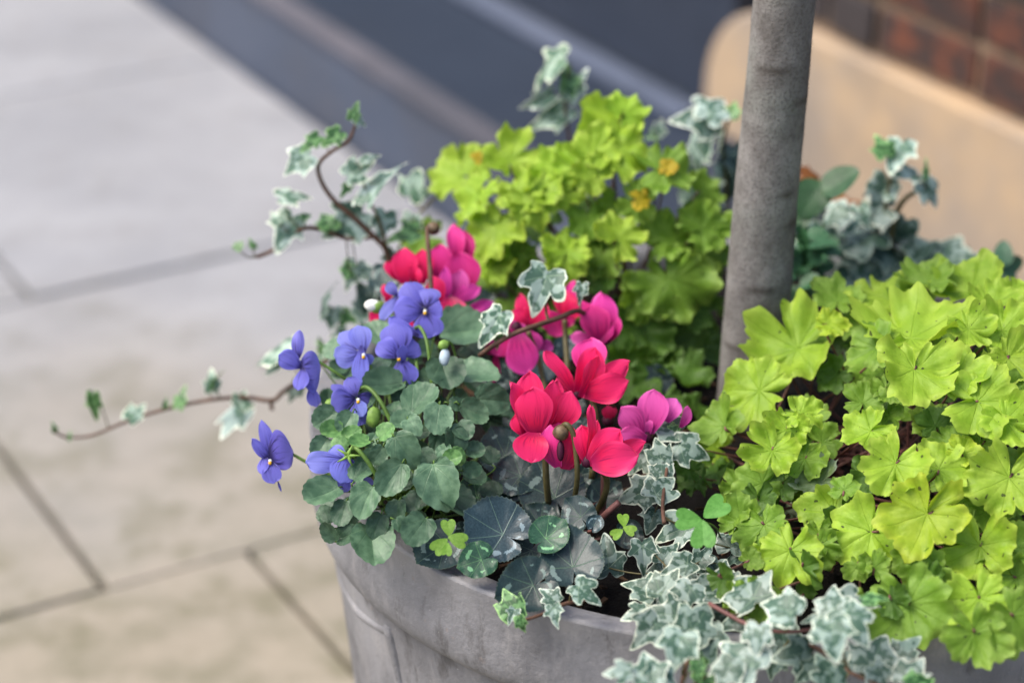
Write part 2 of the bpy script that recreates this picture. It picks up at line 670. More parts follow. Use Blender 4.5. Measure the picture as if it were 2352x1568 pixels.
dr = thing('door', 'dark blue-grey painted door panel behind the doorstep', 'door', AB(-5.5, 2.03, STEP_H))
box('panel', AB, (-8, 2.016, STEP_H + .023), (A_END + .05, 2.07, 2.3), MAT['door'], dr, .004)
box('bottom_rail', AB, (-8, 2.002, STEP_H + .26), (A_END + .05, 2.014, STEP_H + .30), MAT['door'], dr, .005)

sb = thing('stone_base', 'buff sandstone base block with a rounded end under the brick wall', 'stone', AB(A_END, 2.0, STEP_H))


def stone_block(a0, a1, z0, z1, round_end):
    """block with a bullnosed far end, front face at b = 2.0"""
    V, F = [], []
    prof = []
    H, R = z1 - z0, .16
    b0, b1 = 1.995, 2.30
    r = .007
    outline = []
    n = 10
    # vertical section seen from the front: (a, z)
    if round_end:
        outline += [(a0, z0)]
        for k in range(n + 1):
            th = math.pi - (math.pi / 2) * k / n
            outline.append((a0 + R + R * math.cos(th), z1 - R + R * math.sin(th)))
    else:
        outline += [(a0, z0), (a0, z1)]
    outline += [(a1, z1), (a1, z0)]
    m = len(outline)
    ca = sum(p[0] for p in outline) / m
    cz = sum(p[1] for p in outline) / m
    rings = [(b1, 0.0), (b0 + r, 0.0), (b0 + r * .3, .35), (b0, 1.0)]
    for bb, ins in rings:
        for (a, z) in outline:
            da, dz = ca - a, cz - z
            L = math.hypot(da, dz)
            V.append(AB(a + da / L * r * ins, bb, z + dz / L * r * ins))
    for j in range(len(rings) - 1):
        for k in range(m):
            a, b = j * m + k, j * m + (k + 1) % m
            F.append((a, b, b + m, a + m))
    F.append(tuple(range((len(rings) - 1) * m, len(rings) * m)))
    return mesh_obj('stone_block', local(sb, V), F, MAT['stone'], sb, False)


stone_block(A_END, A_END + 1.10, STEP_H + .003, .408, True)
stone_block(A_END + 1.106, A_END + 2.1, STEP_H + .003, .408, False)
stone_block(A_END + 2.106, A_END + 3.2, STEP_H + .003, .408, False)

bw = thing('brick_wall', 'old dark red brick wall standing on the sandstone base', 'wall', AB(A_END + .2, 2.03, .41))
box('mortar', AB, (A_END + .175, 2.029, .409), (A_END + 3.2, 2.28, 1.40), MAT['mortar'], bw, .002)
bh, jn, bl = .0645, .0115, .2145
protos = []
for c in range(13):
    z0 = .410 + jn + c * (bh + jn)
    a = A_END + .17 - (0 if c % 2 else .1125)
    j = 0
    while a < A_END + 3.1:
        L = bl if c % 2 else (bl if j % 2 == 0 else .1025)
        if not c % 2 and j == 0:
            a = A_END + .17
            L = .1025
        if len(protos) < 14 or L not in [p[0] for p in protos]:
            o = box('brick', lambda x, y, z: Vector((x, y, z)), (0, 0, 0), (L, .10, bh), MAT['brick'], None, .006, .0028)
            o.parent = bw
            protos.append((L, o))
        else:
            src = random.choice([p for p in protos if p[0] == L])[1]
            o = src.copy()
            COL.objects.link(o)
        M = Matrix.Translation(AB(a, 2.020 + random.uniform(-.002, .003), z0) - Vector(bw.location)) @ Matrix.Rotation(A1, 4, 'Z')
        o.matrix_local = M
        a += L + jn
        j += 1

# ------------------------------------------------------------------ planter
pot = thing('planter', 'large round grey terracotta planter with a moulded rim', 'planter', (POT.x, POT.y, 0))
prof = [(.0, .012), (.255, .010), (.285, .004), (.298, .02), (.305, .06), (.322, .20), (.338, .34), (.347, .44), (.351, .485), (.3535, .508), (.3545, .518),
        (.3575, .5215), (.3625, .524), (.3665, .529), (.3692, .537), (.3703, .546), (.3700, .556), (.3682, .570), (.3676, .582), (.3684, .5935), (.3692, .5985), (.3693, .6008),
        (.3686, .6022), (.3674, .6028), (.366, .6028), (.355, .6000), (.3455, .5975), (.3425, .5945), (.340, .585), (.338, .55), (.333, .48)]
NS = 160
V, F = [], []
for (r, z) in prof:
    for k in range(NS):
        a = 2 * math.pi * k / NS
        p = Vector((r * math.cos(a), r * math.sin(a), z))
        w = mnoise.noise(p * 9) * .0016 + mnoise.noise(p * 30) * .0006
        V.append(Vector((p.x * (1 + w / max(r, .1)), p.y * (1 + w / max(r, .1)), z + w * .8 * (z > .5))))
for i in range(len(prof) - 1):
    for k in range(NS):
        a, b = i * NS + k, i * NS + (k + 1) % NS
        F.append((a, b, b + NS, a + NS))
bowl = mesh_obj('bowl', V, F, MAT['pot'], pot)
sharp = bowl.data.attributes.new('sharp_edge', 'BOOLEAN', 'EDGE')
keen = [i for i, q in enumerate(prof) if q in ((.3693, .6008), (.3575, .5215))]
sharp.data.foreach_set('value', [e.vertices[0] // NS == e.vertices[1] // NS and e.vertices[0] // NS in keen for e in bowl.data.edges])


def pot_r(z):
    for i in range(len(prof) - 1):
        if prof[i][1] <= z <= prof[i + 1][1] and i < 22:
            f = (z - prof[i][1]) / max(1e-6, prof[i + 1][1] - prof[i][1])
            return prof[i][0] + f * (prof[i + 1][0] - prof[i][0])
    return .3


# swags and drops in relief, hung below the rim all round
NSW = 6
for s_ in range(NSW):
    pts = []
    t0 = math.radians(-147) + s_ * 2 * math.pi / NSW
    for k in range(13):
        f = k / 12
        th = t0 + f * 2 * math.pi / NSW
        z = .499 - .030 * (1 - (2 * f - 1) ** 2)
        r = pot_r(z) - .0022 + .0012 * mnoise.noise(Vector((th * 14, 0, 3)))
        pts.append(Vector((POT.x + r * math.cos(th), POT.y + r * math.sin(th), z)))
    if s_ % 2:
        tube('swag', pts, .0046, MAT['pot'], pot, 8, 3, 1.0)
    pts = []
    for k in range(9):
        z = .505 - .24 * k / 8
        r = pot_r(z) - .0028 + (.002 if k == 0 else 0) + .0012 * mnoise.noise(Vector((z * 60, th, 3)))
        th = t0 + .02 * math.sin(k * .6)
        pts.append(Vector((POT.x + r * math.cos(th), POT.y + r * math.sin(th), z)))
    tube('drop', pts, .0058, MAT['pot'], pot, 8, 3, .7)

# soil
V, F = [], []
NR, NA = 40, 120
for i in range(NR + 1):
    r = .3385 * i / NR
    for k in range(NA):
        a = 2 * math.pi * k / NA
        x, y = POT.x + r * math.cos(a), POT.y + r * math.sin(a)
        z = SOIL_Z + .012 * mnoise.noise(Vector((x * 14, y * 14, 0))) + .006 * mnoise.noise(Vector((x * 55, y * 55, 2))) + .003 * mnoise.noise(Vector((x * 150, y * 150, 4)))
        z -= .006 * (i / NR) ** 6
        V.append((x, y, z))
for i in range(NR):
    for k in range(NA):
        a, b = i * NA + k, i * NA + (k + 1) % NA
        F.append((a, a + NA, b + NA, b))
so = mesh_obj('potting_soil', V, F, MAT['soil'])
tag(so, 'dark crumbly potting soil filling the grey planter', 'soil', kind='stuff')

# bark chips and roots lying on the soil
MAT['chip'] = plain('wood_chip', (.07, .040, .022), .8, .2, .6, 90)
V, F = [], []
for i in range(420):
    a, r = random.uniform(0, 6.283), .33 * math.sqrt(random.random())
    c = Vector((POT.x + r * math.cos(a), POT.y + r * math.sin(a), SOIL_Z + .006 + random.uniform(-.004, .006)))
    L, W_, H_ = random.uniform(.002, .009), random.uniform(.0008, .0022), random.uniform(.0006, .0016)
    R = Matrix.Rotation(random.uniform(0, 6.28), 3, 'Z') @ Matrix.Rotation(random.uniform(-.5, .5), 3, 'Y')
    n0 = len(V)
    for sx in (-1, 1):
        for sy in (-1, 1):
            for sz in (-1, 1):
                V.append(c + R @ Vector((sx * L * random.uniform(.7, 1), sy * W_, sz * H_)))
    F += [tuple(n0 + q for q in f) for f in ((0, 1, 3, 2), (4, 6, 7, 5), (0, 4, 5, 1), (2, 3, 7, 6), (0, 2, 6, 4), (1, 5, 7, 3))]
ch = mesh_obj('bark_chips', V, F, MAT['chip'], so, False)
tag(ch, kind='stuff')

# ------------------------------------------------------------------ tree trunk
tr = thing('tree', 'slim standard tree with smooth grey trunk rising from the planter', 'tree', (.205, 1.747, SOIL_Z))
line = [(.203, 1.749, .545, .031), (.2045, 1.748, .60, .0288), (.206, 1.747, .68, .0276), (.2085, 1.746, .78, .0262), (.213, 1.744, .90, .0250),
        (.2165, 1.742, 1.02, .0242), (.221, 1.74, 1.25, .023), (.224, 1.74, 1.6, .021), (.224, 1.74, 2.0, .018)]
scars = [(.952, .3, .0026), (.935, 2.6, .002), (.905, -1.9, .003), (.876, -.5, .0028), (.852, -2.3, .003), (.80, -1.0, .002), (.77, -.4, .0026), (.715, -1.6, .003), (.70, 1.2, .002), (.66, -2.4, .003), (1.05, -1.2, .003), (1.13, .2, .003), (1.2, -2, .003)]
NZ, NA = 260, 64
V, F, SC = [], [], []
for i in range(NZ + 1):
    z = .545 + (2.0 - .545) * i / NZ
    j = max(k for k in range(len(line) - 1) if line[k][2] <= z + 1e-9)
    f = (z - line[j][2]) / (line[j + 1][2] - line[j][2])
    x, y, r = [line[j][q] + f * (line[j + 1][q] - line[j][q]) for q in (0, 1, 3)]
    for k in range(NA):
        a = 2 * math.pi * k / NA
        p = Vector((math.cos(a), math.sin(a), z * 9))
        w = mnoise.noise(Vector((p.x, p.y, z * 7))) * .0005 + mnoise.noise(Vector((p.x * 4, p.y * 4, z * 60))) * .0003
        scar = 0.0
        for (zs, an, h) in scars:
            da = (a - an + math.pi) % (2 * math.pi) - math.pi
            if abs(da) < 1.0:
                zz = z - zs + .004 * math.cos(da * 1.5)
                g1 = math.exp(-(zz / .0045) ** 2) * math.cos(da * math.pi / 2)
                w += .0005 * g1 * h / .003
                scar += 1.3 * math.exp(-((zz + .0035) / .0020) ** 2) * math.cos(da * math.pi / 2) ** 2
        V.append((x + (r + w) * math.cos(a), y + (r + w) * math.sin(a), z))
        SC.append(min(1, scar))
for i in range(NZ):
    for k in range(NA):
        a, b = i * NA + k, i * NA + (k + 1) % NA
        F.append((a, b, b + NA, a + NA))
tk = mesh_obj('trunk', local(tr, V), F, MAT['bark'], tr)
at_ = tk.data.attributes.new('scar', 'FLOAT', 'POINT')
at_.data.foreach_set('value', SC)


# ------------------------------------------------------------------ leaf meshes
def smooth_closed(P, sub):
    out = []
    n = len(P)
    for i in range(n):
        p0, p1, p2, p3 = [np.array(P[(i + q) % n], float) for q in (-1, 0, 1, 2)]
        for k in range(sub):
            s = k / sub
            out.append(.5 * ((2 * p1) + (p2 - p0) * s + (2 * p0 - 5 * p1 + 4 * p2 - p3) * s * s + (3 * p1 - p0 - 3 * p2 + p3) * s ** 3))
    return np.array(out)


def outline_heuchera(r_):
    ph = np.linspace(-np.pi, np.pi, 150, endpoint=False)
    deg = np.degrees(ph)
    lobes = [(0, 1.0, 32), (56, .98, 31), (-56, .98, 31), (108, .90, 29), (-108, .90, 29), (150, .74, 22), (-150, .74, 22)]
    lobes = [(a + r_.normal(0, 6), L * (1 + r_.normal(0, .10)), w * (1 + r_.normal(0, .08))) for a, L, w in lobes]
    dep = r_.uniform(.26, .40)
    r = np.zeros_like(ph)
    tooth = np.zeros_like(ph)
    for a, L, w in lobes:
        d = (deg - a + 180) % 360 - 180
        c = L * (1 - dep * np.abs(d / w) ** 2.8)
        tooth = np.where(c > r, L * .050 * np.cos(np.radians(d / w * 360 * 1.25)), tooth)
        r = np.maximum(r, c)
    r = np.maximum(r, .35) + tooth + .010 * r_.normal(0, 1, len(ph))
    sin_ = np.clip((np.abs(deg) - 160) / 20, 0, 1)
    r = r * (1 - .78 * sin_ ** 1.2)
    return np.stack([np.sin(ph) * r, np.cos(ph) * r], 1)


def outline_viola(r_):
    n = 96
    t = np.linspace(0, 2 * np.pi, n, endpoint=False)
    w = r_.uniform(.38, .50)
    x = w * np.sin(t)
    y = .42 - .5 * np.cos(t)
    s = (y + .08)
    x *= 1 + .10 * (.5 - s)
    sc_ = 1 + .055 * (np.abs(np.sin(t * 7.5 + r_.uniform(0, 1))) - .3) * (s > .10)
    cen = np.array([0, .42])
    P = np.stack([x, y], 1)
    P = cen + (P - cen) * sc_[:, None]
    basek = np.exp(-((t + 0.0) / .28) ** 2) + np.exp(-((t - 2 * np.pi) / .28) ** 2)
    P[:, 1] += basek * .10
    return P


def outline_cyclamen(r_):
    ph = np.linspace(-np.pi, np.pi, 144, endpoint=False)
    deg = np.abs(np.degrees(ph))
    r = np.interp(deg, [0, 15, 45, 90, 130, 160, 172, 180], [.72, .68, .62, .54, .50, .44, .33, .10])
    r = r * (1 + .03 * np.sin(ph * 3 + r_.uniform(0, 6)))
    r += .035 * np.exp(-(deg / 7) ** 2)
    r += .012 * np.where(np.arange(144) % 3 == 0, 1, -.5)
    return np.stack([np.sin(ph) * r, np.cos(ph) * r], 1)


def outline_ivy(r_):
    k = r_.uniform(.75, 1.25)
    tipw = r_.uniform(.85, 1.2)
    nt = r_.uniform(.9, 1.22)
    half = [(.0, .78), (.10 * tipw, .62), (.185 * tipw, .46), (.235 * nt, .345), (.32, .335 * k), (.44, .33 * k), (.475, .29 * k), (.435, .16), (.385, .05),
            (.375, -.06), (.34, -.165), (.27, -.205), (.17, -.205), (.08, -.165), (.02, -.10)]
    right = [(x * (1 + r_.normal(0, .05)), y * (1 + r_.normal(0, .06))) for x, y in half]
    left = [(-x * (1 + r_.normal(0, .05)), y * (1 + r_.normal(0, .06))) for x, y in half[1:]][::-1]
    P = right + left
    return smooth_closed(P, 4)


def outline_clover(r_):
    half = [(.0, .90), (.10, 1.0), (.28, 1.03), (.42, .92), (.46, .74), (.40, .50), (.26, .25), (.10, .06), (0.02, 0.0)]
    return smooth_closed(half + [(-x, y) for x, y in half[1:]][::-1], 4) + np.array([0, -.02])


def outline_simple(r_):
    t = np.linspace(0, 2 * np.pi, 60, endpoint=False)
    y = .5 - .5 * np.cos(t)
    x = .30 * np.sin(t) * (1 + .25 * np.cos(t)) 
    return np.stack([x, y - .02], 1)


KINDS = {   # outline, cup, fold, ruffle (amp, freq), droop, noise, variants, attach point on the blade axis
    'heuchera': (outline_heuchera, .13, .03, (.10, 5.0), .30, .13, 14, (0, 0)),
    'ruffled': (outline_heuchera, .06, .02, (.17, 7.0), .20, .13, 8, (0, 0)),
    'viola': (outline_viola, .10, .22, (.05, 4.0), .26, .06, 12, (0, .03)),
    'cyclamen': (outline_cyclamen, .08, .07, (.045, 4.0), .16, .05, 8, (0, 0)),
    'ivy': (outline_ivy, -.05, .12, (.03, 3.0), .18, .035, 12, (0, 0)),
    'clover': (outline_clover, .02, .12, (.01, 3.0), .06, .015, 3, (0, .06)),
    'simple': (outline_simple, .03, .12, (.03, 3.0), .15, .02, 4, (0, .05)),
}
RINGS = [0, .2, .4, .58, .74, .86, .94, 1.0]
LEAF = {}
VANG = {'heuchera': (0, 50, -50, 100, -100, 140, -140), 'ruffled': (0, 50, -50, 100, -100), 'viola': (0,), 'cyclamen': (0, 38, -38, 82, -82), 'ivy': (0, 55, -55), 'clover': (0,), 'simple': (0,)}


def make_leaf_mesh(kind, seed):
    fn, cup, fold, (ra, rf), droop, nz, nv, att = KINDS[kind]
    r_ = np.random.default_rng(1000 + seed * 17 + sum(map(ord, kind)))
    O = fn(r_)
    att = np.array(att, float)
    span = max(np.ptp(O[:, 0]), np.ptp(O[:, 1]))
    O = (O - att) / span
    n = len(O)
    cup *= r_.uniform(.3, 1.7)
    fold *= r_.uniform(.2, 1.8)
    droop *= r_.uniform(.2, 1.8)
    ra *= r_.uniform(.6, 1.4)
    p1, p2 = r_.uniform(0, 6.28, 2)
    rf2 = rf * r_.uniform(.8, 1.25)
    off = Vector(r_.uniform(0, 50, 3))
    th = np.arctan2(O[:, 0], O[:, 1])
    V, ring, UV = [], [], []
    crease = np.zeros(n)
    if kind in ('heuchera', 'ruffled'):
        for a in VANG[kind]:
            d = np.abs((np.degrees(th) - a + 180) % 360 - 180)
            crease = np.maximum(crease, np.exp(-(d / 9) ** 2))
    for i, f in enumerate(RINGS):
        if i == 0:
            V.append((0, 0, 0))
            ring.append(0)
            UV.append((.5, .5))
            continue
        for k in range(n):
            x, y = O[k] * f
            rr = math.hypot(x, y) * 2
            z = cup * rr * rr - fold * 0 + fold * abs(x) * 1.2
            z -= droop * max(0, y) ** 2 * 1.6
            z += ra * .5 * (f ** 4 * math.sin(rf2 * th[k] + p1) + .45 * f ** 7 * math.sin(2.6 * rf2 * th[k] + p2) + .9 * f * f * math.sin(2 * th[k] + p2))
            z -= crease[k] * .010 * f * (1.6 - f)
            z += nz * mnoise.noise(Vector((x * 5, y * 5, 0)) + off) * f + nz * .22 * mnoise.noise(Vector((x * 14, y * 14, 0)) + off) * f
            # curled-over edges pull the margin in a little
            V.append((x * (1 - .04 * abs(z)), y * (1 - .04 * abs(z)), z))
            ring.append(f)
            UV.append((.5 + O[k][0] * f, .5 + O[k][1] * f))
    F = [(0, 1 + k, 1 + (k + 1) % n) for k in range(n)]
    for i in range(1, len(RINGS) - 1):
        for k in range(n):
            a, b = 1 + (i - 1) * n + k, 1 + (i - 1) * n + (k + 1) % n
            F.append((a, a + n, b + n, b))
    F = [f[::-1] if kind in ('heuchera', 'ruffled', 'cyclamen', 'ivy', 'clover') else f for f in F]
    me = bpy.data.meshes.new(kind + '_leaf')
    me.from_pydata(V, [], F)
    me.shade_smooth()
    at = me.attributes.new('ring', 'FLOAT', 'POINT')
    at.data.foreach_set('value', ring)
    ul = me.uv_layers.new(name='UVMap')
    li = np.zeros(len(me.loops), dtype=np.int32)
    me.loops.foreach_get('vertex_index', li)
    ul.data.foreach_set('uv', np.array(UV)[li].astype(np.float32).ravel())
    cen = Vector((float((O[:, 0].max() + O[:, 0].min()) / 2), float((O[:, 1].max() + O[:, 1].min()) / 2), 0))
    return me, cen


for kd, spec in KINDS.items():
    LEAF[kd] = [make_leaf_mesh(kd, s) for s in range(spec[6])]


def vrand(s):
    return Vector((random.gauss(0, s), random.gauss(0, s), random.gauss(0, s)))


MESHMAT = {}


def leaf_mesh(kind, mat):
    i = random.randrange(len(LEAF[kind]))
    key = (kind, i, mat)
    if key not in MESHMAT:
        me, cen = LEAF[kind][i]
        if me.materials and me.materials[0] is not MAT[mat]:
            me = me.copy()
            me.materials.clear()
        if not me.materials:
            me.materials.append(MAT[mat])
        MESHMAT[key] = (me, cen)
    return MESHMAT[key]


def add_leaf(plant, kind, P, size, tip, n, mat=None, tint=(1, 1, 1), sx=1.0, name='leaf', at_centre=True):
    """leaf blade centred on world point P, facing n, its tip towards image angle tip (or a world vector)"""
    me, cen = leaf_mesh(kind, mat or kind)
    n = n.normalized()
    if isinstance(tip, (int, float)):
        tv = CR * math.cos(math.radians(tip)) + CU * math.sin(math.radians(tip))
    else:
        tv = tip
    t = tv - n * tv.dot(n)
    if t.length < .05:
        t = n.orthogonal()
    t.normalize()
    x = t.cross(n).normalized()
    R = Matrix((x, t, n)).transposed()
    S = Matrix.Diagonal((size * sx, size, size))
    M3 = R @ S
    loc = P - (M3 @ cen if at_centre else Vector((0, 0, 0))) - Vector(plant.location)
    o = bpy.data.objects.new(name, me)
    COL.objects.link(o)
    o.parent = plant
    o.matrix_local = Matrix.Translation(loc) @ M3.to_4x4()
    j = random.uniform(.92, 1.08)
    o.color = (tint[0] * j, tint[1] * j * random.uniform(.97, 1.03), tint[2] * j, 1)
    attach = loc + Vector(plant.location)
    return o, attach, t, n


def face_n(P, cam=.6, up=.45, out=None, outw=.3, jit=.22):
    v = (CAM - P).normalized() * cam + Vector((0, 0, up)) + vrand(jit)
    if out is not None:
        v += out * outw
    return v.normalized()


def px_size(P, dia, n):
    vis = abs(n.dot((CAM - P).normalized()))
    return dia / FPX * depth(P) / max(.55, vis) ** .5


def dome_hit(x, y, c, r, shrink=1.0):
    d = ray(x, y)
    o = CAM - Vector(c)
    D = Vector([d[i] / (r[i] * shrink) for i in range(3)])
    O = Vector([o[i] / (r[i] * shrink) for i in range(3)])
    A, B, C_ = D.dot(D), O.dot(D), O.dot(O) - 1
    disc = B * B - A * C_
    t = (-B - math.sqrt(disc)) / A if disc > 0 else -B / A
    P = CAM + d * t
    q = P - Vector(c)
    nn = Vector([q[i] / r[i] ** 2 for i in range(3)]).normalized()
    return P, nn


def petiole(plant, attach, t, n, base, mat, rad=.0011, sag=.3, name='petiole'):
    mid = attach.lerp(base, .45) - n * (attach - base).length * .12 - Vector((0, 0, .02 * (attach - base).length))
    p1 = attach - n * .004 - t * .004
    tube(name, [base, base.lerp(mid, .6), mid.lerp(p1, .5), p1, attach - n * .0012], rad, MAT[mat], plant, 6, 3, .7)

# ------------------------------------------------------------------ lime heucheras
TN = {'n': (1, 1, 1), 'd': (.62, .70, .95), 'k': (.28, .38, .62), 'g': (.62, .56, 3.4), 'y': (1.12, 1.0, .8), 'b': (1.08, 1.06, 1.1), 'o': (1.5, .72, .5)}  # k puts the deep shade between plants into the leaf colour


def grow(plant, table, dome, base, kind, mat, stem, cam=.6, up=.4, outw=.45, jit=.18, zmin=None, stems=True, rad=.0011, fill=0, fill_box=None, fill_size=(60, 110), fill_t='d', tints=TN, grow_k=1.0, spread=.02):
    c, r = dome
    rows = list(table)
    for i in range(fill):
        x0, y0, x1, y1 = fill_box
        rows.append(('D', random.uniform(x0, x1), random.uniform(y0, y1), random.uniform(*fill_size), random.uniform(0, 360), random.choice(fill_t), random.uniform(.66, .86)))  # inner fill leaves get darker tints, shade painted into the colour
    for row in rows:
        z, x, y, dia, tip = row[:5]
        tn = row[5] if len(row) > 5 else 'n'
        sh = row[6] if len(row) > 6 else random.uniform(.96, 1.04)
        X, Y = zp(z, x, y)
        d = dia * ZM[z][2] * grow_k
        P, nn = dome_hit(X, Y, c, r, sh)
        if zmin is not None and P.z < zmin:
            P = at_z(X, Y, zmin + random.uniform(0, .012))
        n = face_n(P, cam, up, nn, outw, jit)
        kd = kind if isinstance(kind, str) else random.choice(kind)
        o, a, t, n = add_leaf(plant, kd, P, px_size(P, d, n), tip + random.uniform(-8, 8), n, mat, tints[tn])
        if stems:
            b = Vector(base) + Vector((random.gauss(0, spread), random.gauss(0, spread), 0))
            petiole(plant, a, t, n, b, stem, rad)


hr_base = at_z(1960, 1090, SOIL_Z)
hr = thing('heuchera', 'lime green heuchera with broad scalloped leaves spilling over the planter rim', 'plant', hr_base)
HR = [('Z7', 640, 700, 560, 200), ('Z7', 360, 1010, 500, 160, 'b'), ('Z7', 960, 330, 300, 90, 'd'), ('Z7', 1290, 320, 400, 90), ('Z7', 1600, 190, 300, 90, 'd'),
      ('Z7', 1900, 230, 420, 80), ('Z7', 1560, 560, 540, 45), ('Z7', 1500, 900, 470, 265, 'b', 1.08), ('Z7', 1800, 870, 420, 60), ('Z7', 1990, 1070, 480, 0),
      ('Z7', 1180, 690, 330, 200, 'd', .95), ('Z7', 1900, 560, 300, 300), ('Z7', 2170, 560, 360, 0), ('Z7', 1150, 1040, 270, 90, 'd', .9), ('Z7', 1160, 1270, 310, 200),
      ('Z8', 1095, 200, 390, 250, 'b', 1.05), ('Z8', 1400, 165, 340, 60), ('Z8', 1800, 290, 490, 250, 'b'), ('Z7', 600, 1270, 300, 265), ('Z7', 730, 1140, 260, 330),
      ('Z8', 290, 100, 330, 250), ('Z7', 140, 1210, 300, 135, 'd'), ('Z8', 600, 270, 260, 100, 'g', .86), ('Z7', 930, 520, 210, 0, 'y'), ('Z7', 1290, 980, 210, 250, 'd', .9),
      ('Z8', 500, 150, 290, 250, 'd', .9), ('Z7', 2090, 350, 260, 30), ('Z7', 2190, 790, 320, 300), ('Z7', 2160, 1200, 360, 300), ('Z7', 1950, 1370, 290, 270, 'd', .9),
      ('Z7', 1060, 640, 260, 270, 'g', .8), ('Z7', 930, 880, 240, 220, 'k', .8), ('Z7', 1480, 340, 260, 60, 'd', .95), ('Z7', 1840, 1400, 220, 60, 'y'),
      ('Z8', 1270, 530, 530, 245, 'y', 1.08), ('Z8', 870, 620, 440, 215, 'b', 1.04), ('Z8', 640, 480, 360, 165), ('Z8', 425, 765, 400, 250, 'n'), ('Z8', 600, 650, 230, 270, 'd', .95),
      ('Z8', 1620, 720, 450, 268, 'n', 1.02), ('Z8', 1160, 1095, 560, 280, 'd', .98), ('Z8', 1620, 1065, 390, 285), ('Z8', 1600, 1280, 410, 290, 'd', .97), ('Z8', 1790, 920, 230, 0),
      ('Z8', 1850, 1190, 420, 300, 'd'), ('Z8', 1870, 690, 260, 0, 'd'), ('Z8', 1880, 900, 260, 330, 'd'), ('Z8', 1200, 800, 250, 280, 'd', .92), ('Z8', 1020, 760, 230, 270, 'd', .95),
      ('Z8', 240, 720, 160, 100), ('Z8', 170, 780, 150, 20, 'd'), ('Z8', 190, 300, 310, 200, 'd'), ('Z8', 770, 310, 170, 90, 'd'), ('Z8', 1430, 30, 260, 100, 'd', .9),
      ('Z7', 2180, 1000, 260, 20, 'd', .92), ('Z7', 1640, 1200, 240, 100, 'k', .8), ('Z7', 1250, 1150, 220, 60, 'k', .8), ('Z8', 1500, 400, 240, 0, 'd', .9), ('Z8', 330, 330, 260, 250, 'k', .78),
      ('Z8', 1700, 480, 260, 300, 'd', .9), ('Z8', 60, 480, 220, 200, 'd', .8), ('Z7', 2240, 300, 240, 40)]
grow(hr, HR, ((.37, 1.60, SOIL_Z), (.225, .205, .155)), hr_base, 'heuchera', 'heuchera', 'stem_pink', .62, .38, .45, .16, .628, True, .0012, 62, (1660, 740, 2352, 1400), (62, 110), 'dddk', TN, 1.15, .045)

hb_base = at_z(1430, 870, SOIL_Z)
hb = thing('heuchera', 'lime green heuchera with tightly ruffled leaves behind the pink flowers', 'plant', hb_base)
HB = [('Z3', 250, 650, 400, 170, 'b'), ('Z3', 620, 520, 380, 110, 'b'), ('Z3', 700, 800, 350, 200, 'b'), ('Z3', 380, 830, 330, 220, 'b'), ('Z3', 1000, 600, 350, 60, 'b'),
      ('Z3', 1400, 250, 420, 80, 'b'), ('Z3', 1500, 180, 300, 60), ('Z3', 1300, 480, 400, 20, 'b'), ('Z3', 1480, 500, 380, 330, 'b'), ('Z3', 1260, 650, 300, 300, 'b'), ('Z3', 1050, 780, 260, 200, 'b'),
      ('Z3', 830, 900, 330, 280), ('Z3', 560, 1080, 420, 260, 'b'), ('Z3', 1450, 1120, 360, 60, 'b', 1.06), ('Z3', 1050, 1200, 330, 100), ('Z3', 1060, 1330, 340, 270, 'b', 1.02),
      ('Z3', 1800, 650, 400, 0, 'd'), ('Z3', 1600, 870, 300, 330, 'd'), ('Z3', 1830, 1130, 380, 40, 'd', .9), ('Z3', 2100, 1050, 360, 20, 'd'), ('Z3', 500, 1350, 300, 260),
      ('Z3', 700, 1300, 300, 280, 'd', .9), ('Z3', 1330, 1300, 300, 250, 'd', .88), ('Z3', 1320, 1450, 260, 270, 'k', .85), ('Z3', 2120, 1300, 320, 0, 'k', .9), ('Z3', 1200, 1000, 280, 270, 'd', .9),
      ('D', 1550, 655, 180, 285, 'd', 1.0), ('D', 1465, 770, 150, 260, 'k', .95), ('D', 1620, 560, 130, 30, 'd', .9), ('D', 1640, 520, 110, 30, 'd'), ('D', 1440, 845, 110, 260, 'k', .9), ('D', 1500, 870, 90, 270, 'k', .9),
      ('D', 1600, 700, 110, 0, 'k', .9), ('D', 1120, 560, 110, 200, 'd', .95), ('D', 970, 545, 90, 180, 'd'), ('D', 1230, 430, 110, 100), ('D', 1330, 380, 100, 60), ('D', 1160, 600, 100, 250, 'd', .9),
      ('D', 1390, 800, 110, 240, 'k', .9), ('D', 1540, 800, 130, 270, 'k', .9), ('D', 1480, 690, 120, 260, 'd', .95), ('D', 1590, 760, 100, 300, 'k', .85), ('D', 1105, 362, 36, 100, 'o'), ('D', 1535, 385, 40, 60, 'o'), ('D', 1470, 460, 46, 0, 'o')]
grow(hb, HB, ((.10, 1.915, SOIL_Z), (.205, .13, .215)), hb_base, ['ruffled', 'ruffled', 'heuchera'], 'heuchera', 'stem_brown', .6, .4, .35, .22, .605, True, .0012, 26, (1050, 420, 1640, 800), (60, 100), 'dk', TN, 1.15)

# low dull leaves, gap shade tinted in, between the back heuchera and the trunk
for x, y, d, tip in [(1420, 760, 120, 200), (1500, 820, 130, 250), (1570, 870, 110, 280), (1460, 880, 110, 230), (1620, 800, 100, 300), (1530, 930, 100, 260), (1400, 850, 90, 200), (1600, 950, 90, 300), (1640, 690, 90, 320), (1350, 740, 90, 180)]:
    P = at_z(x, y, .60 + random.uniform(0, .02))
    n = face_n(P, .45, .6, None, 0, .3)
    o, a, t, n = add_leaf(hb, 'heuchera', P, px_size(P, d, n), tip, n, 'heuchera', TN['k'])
    petiole(hb, a, t, n, hb_base, 'stem_brown', .0012)

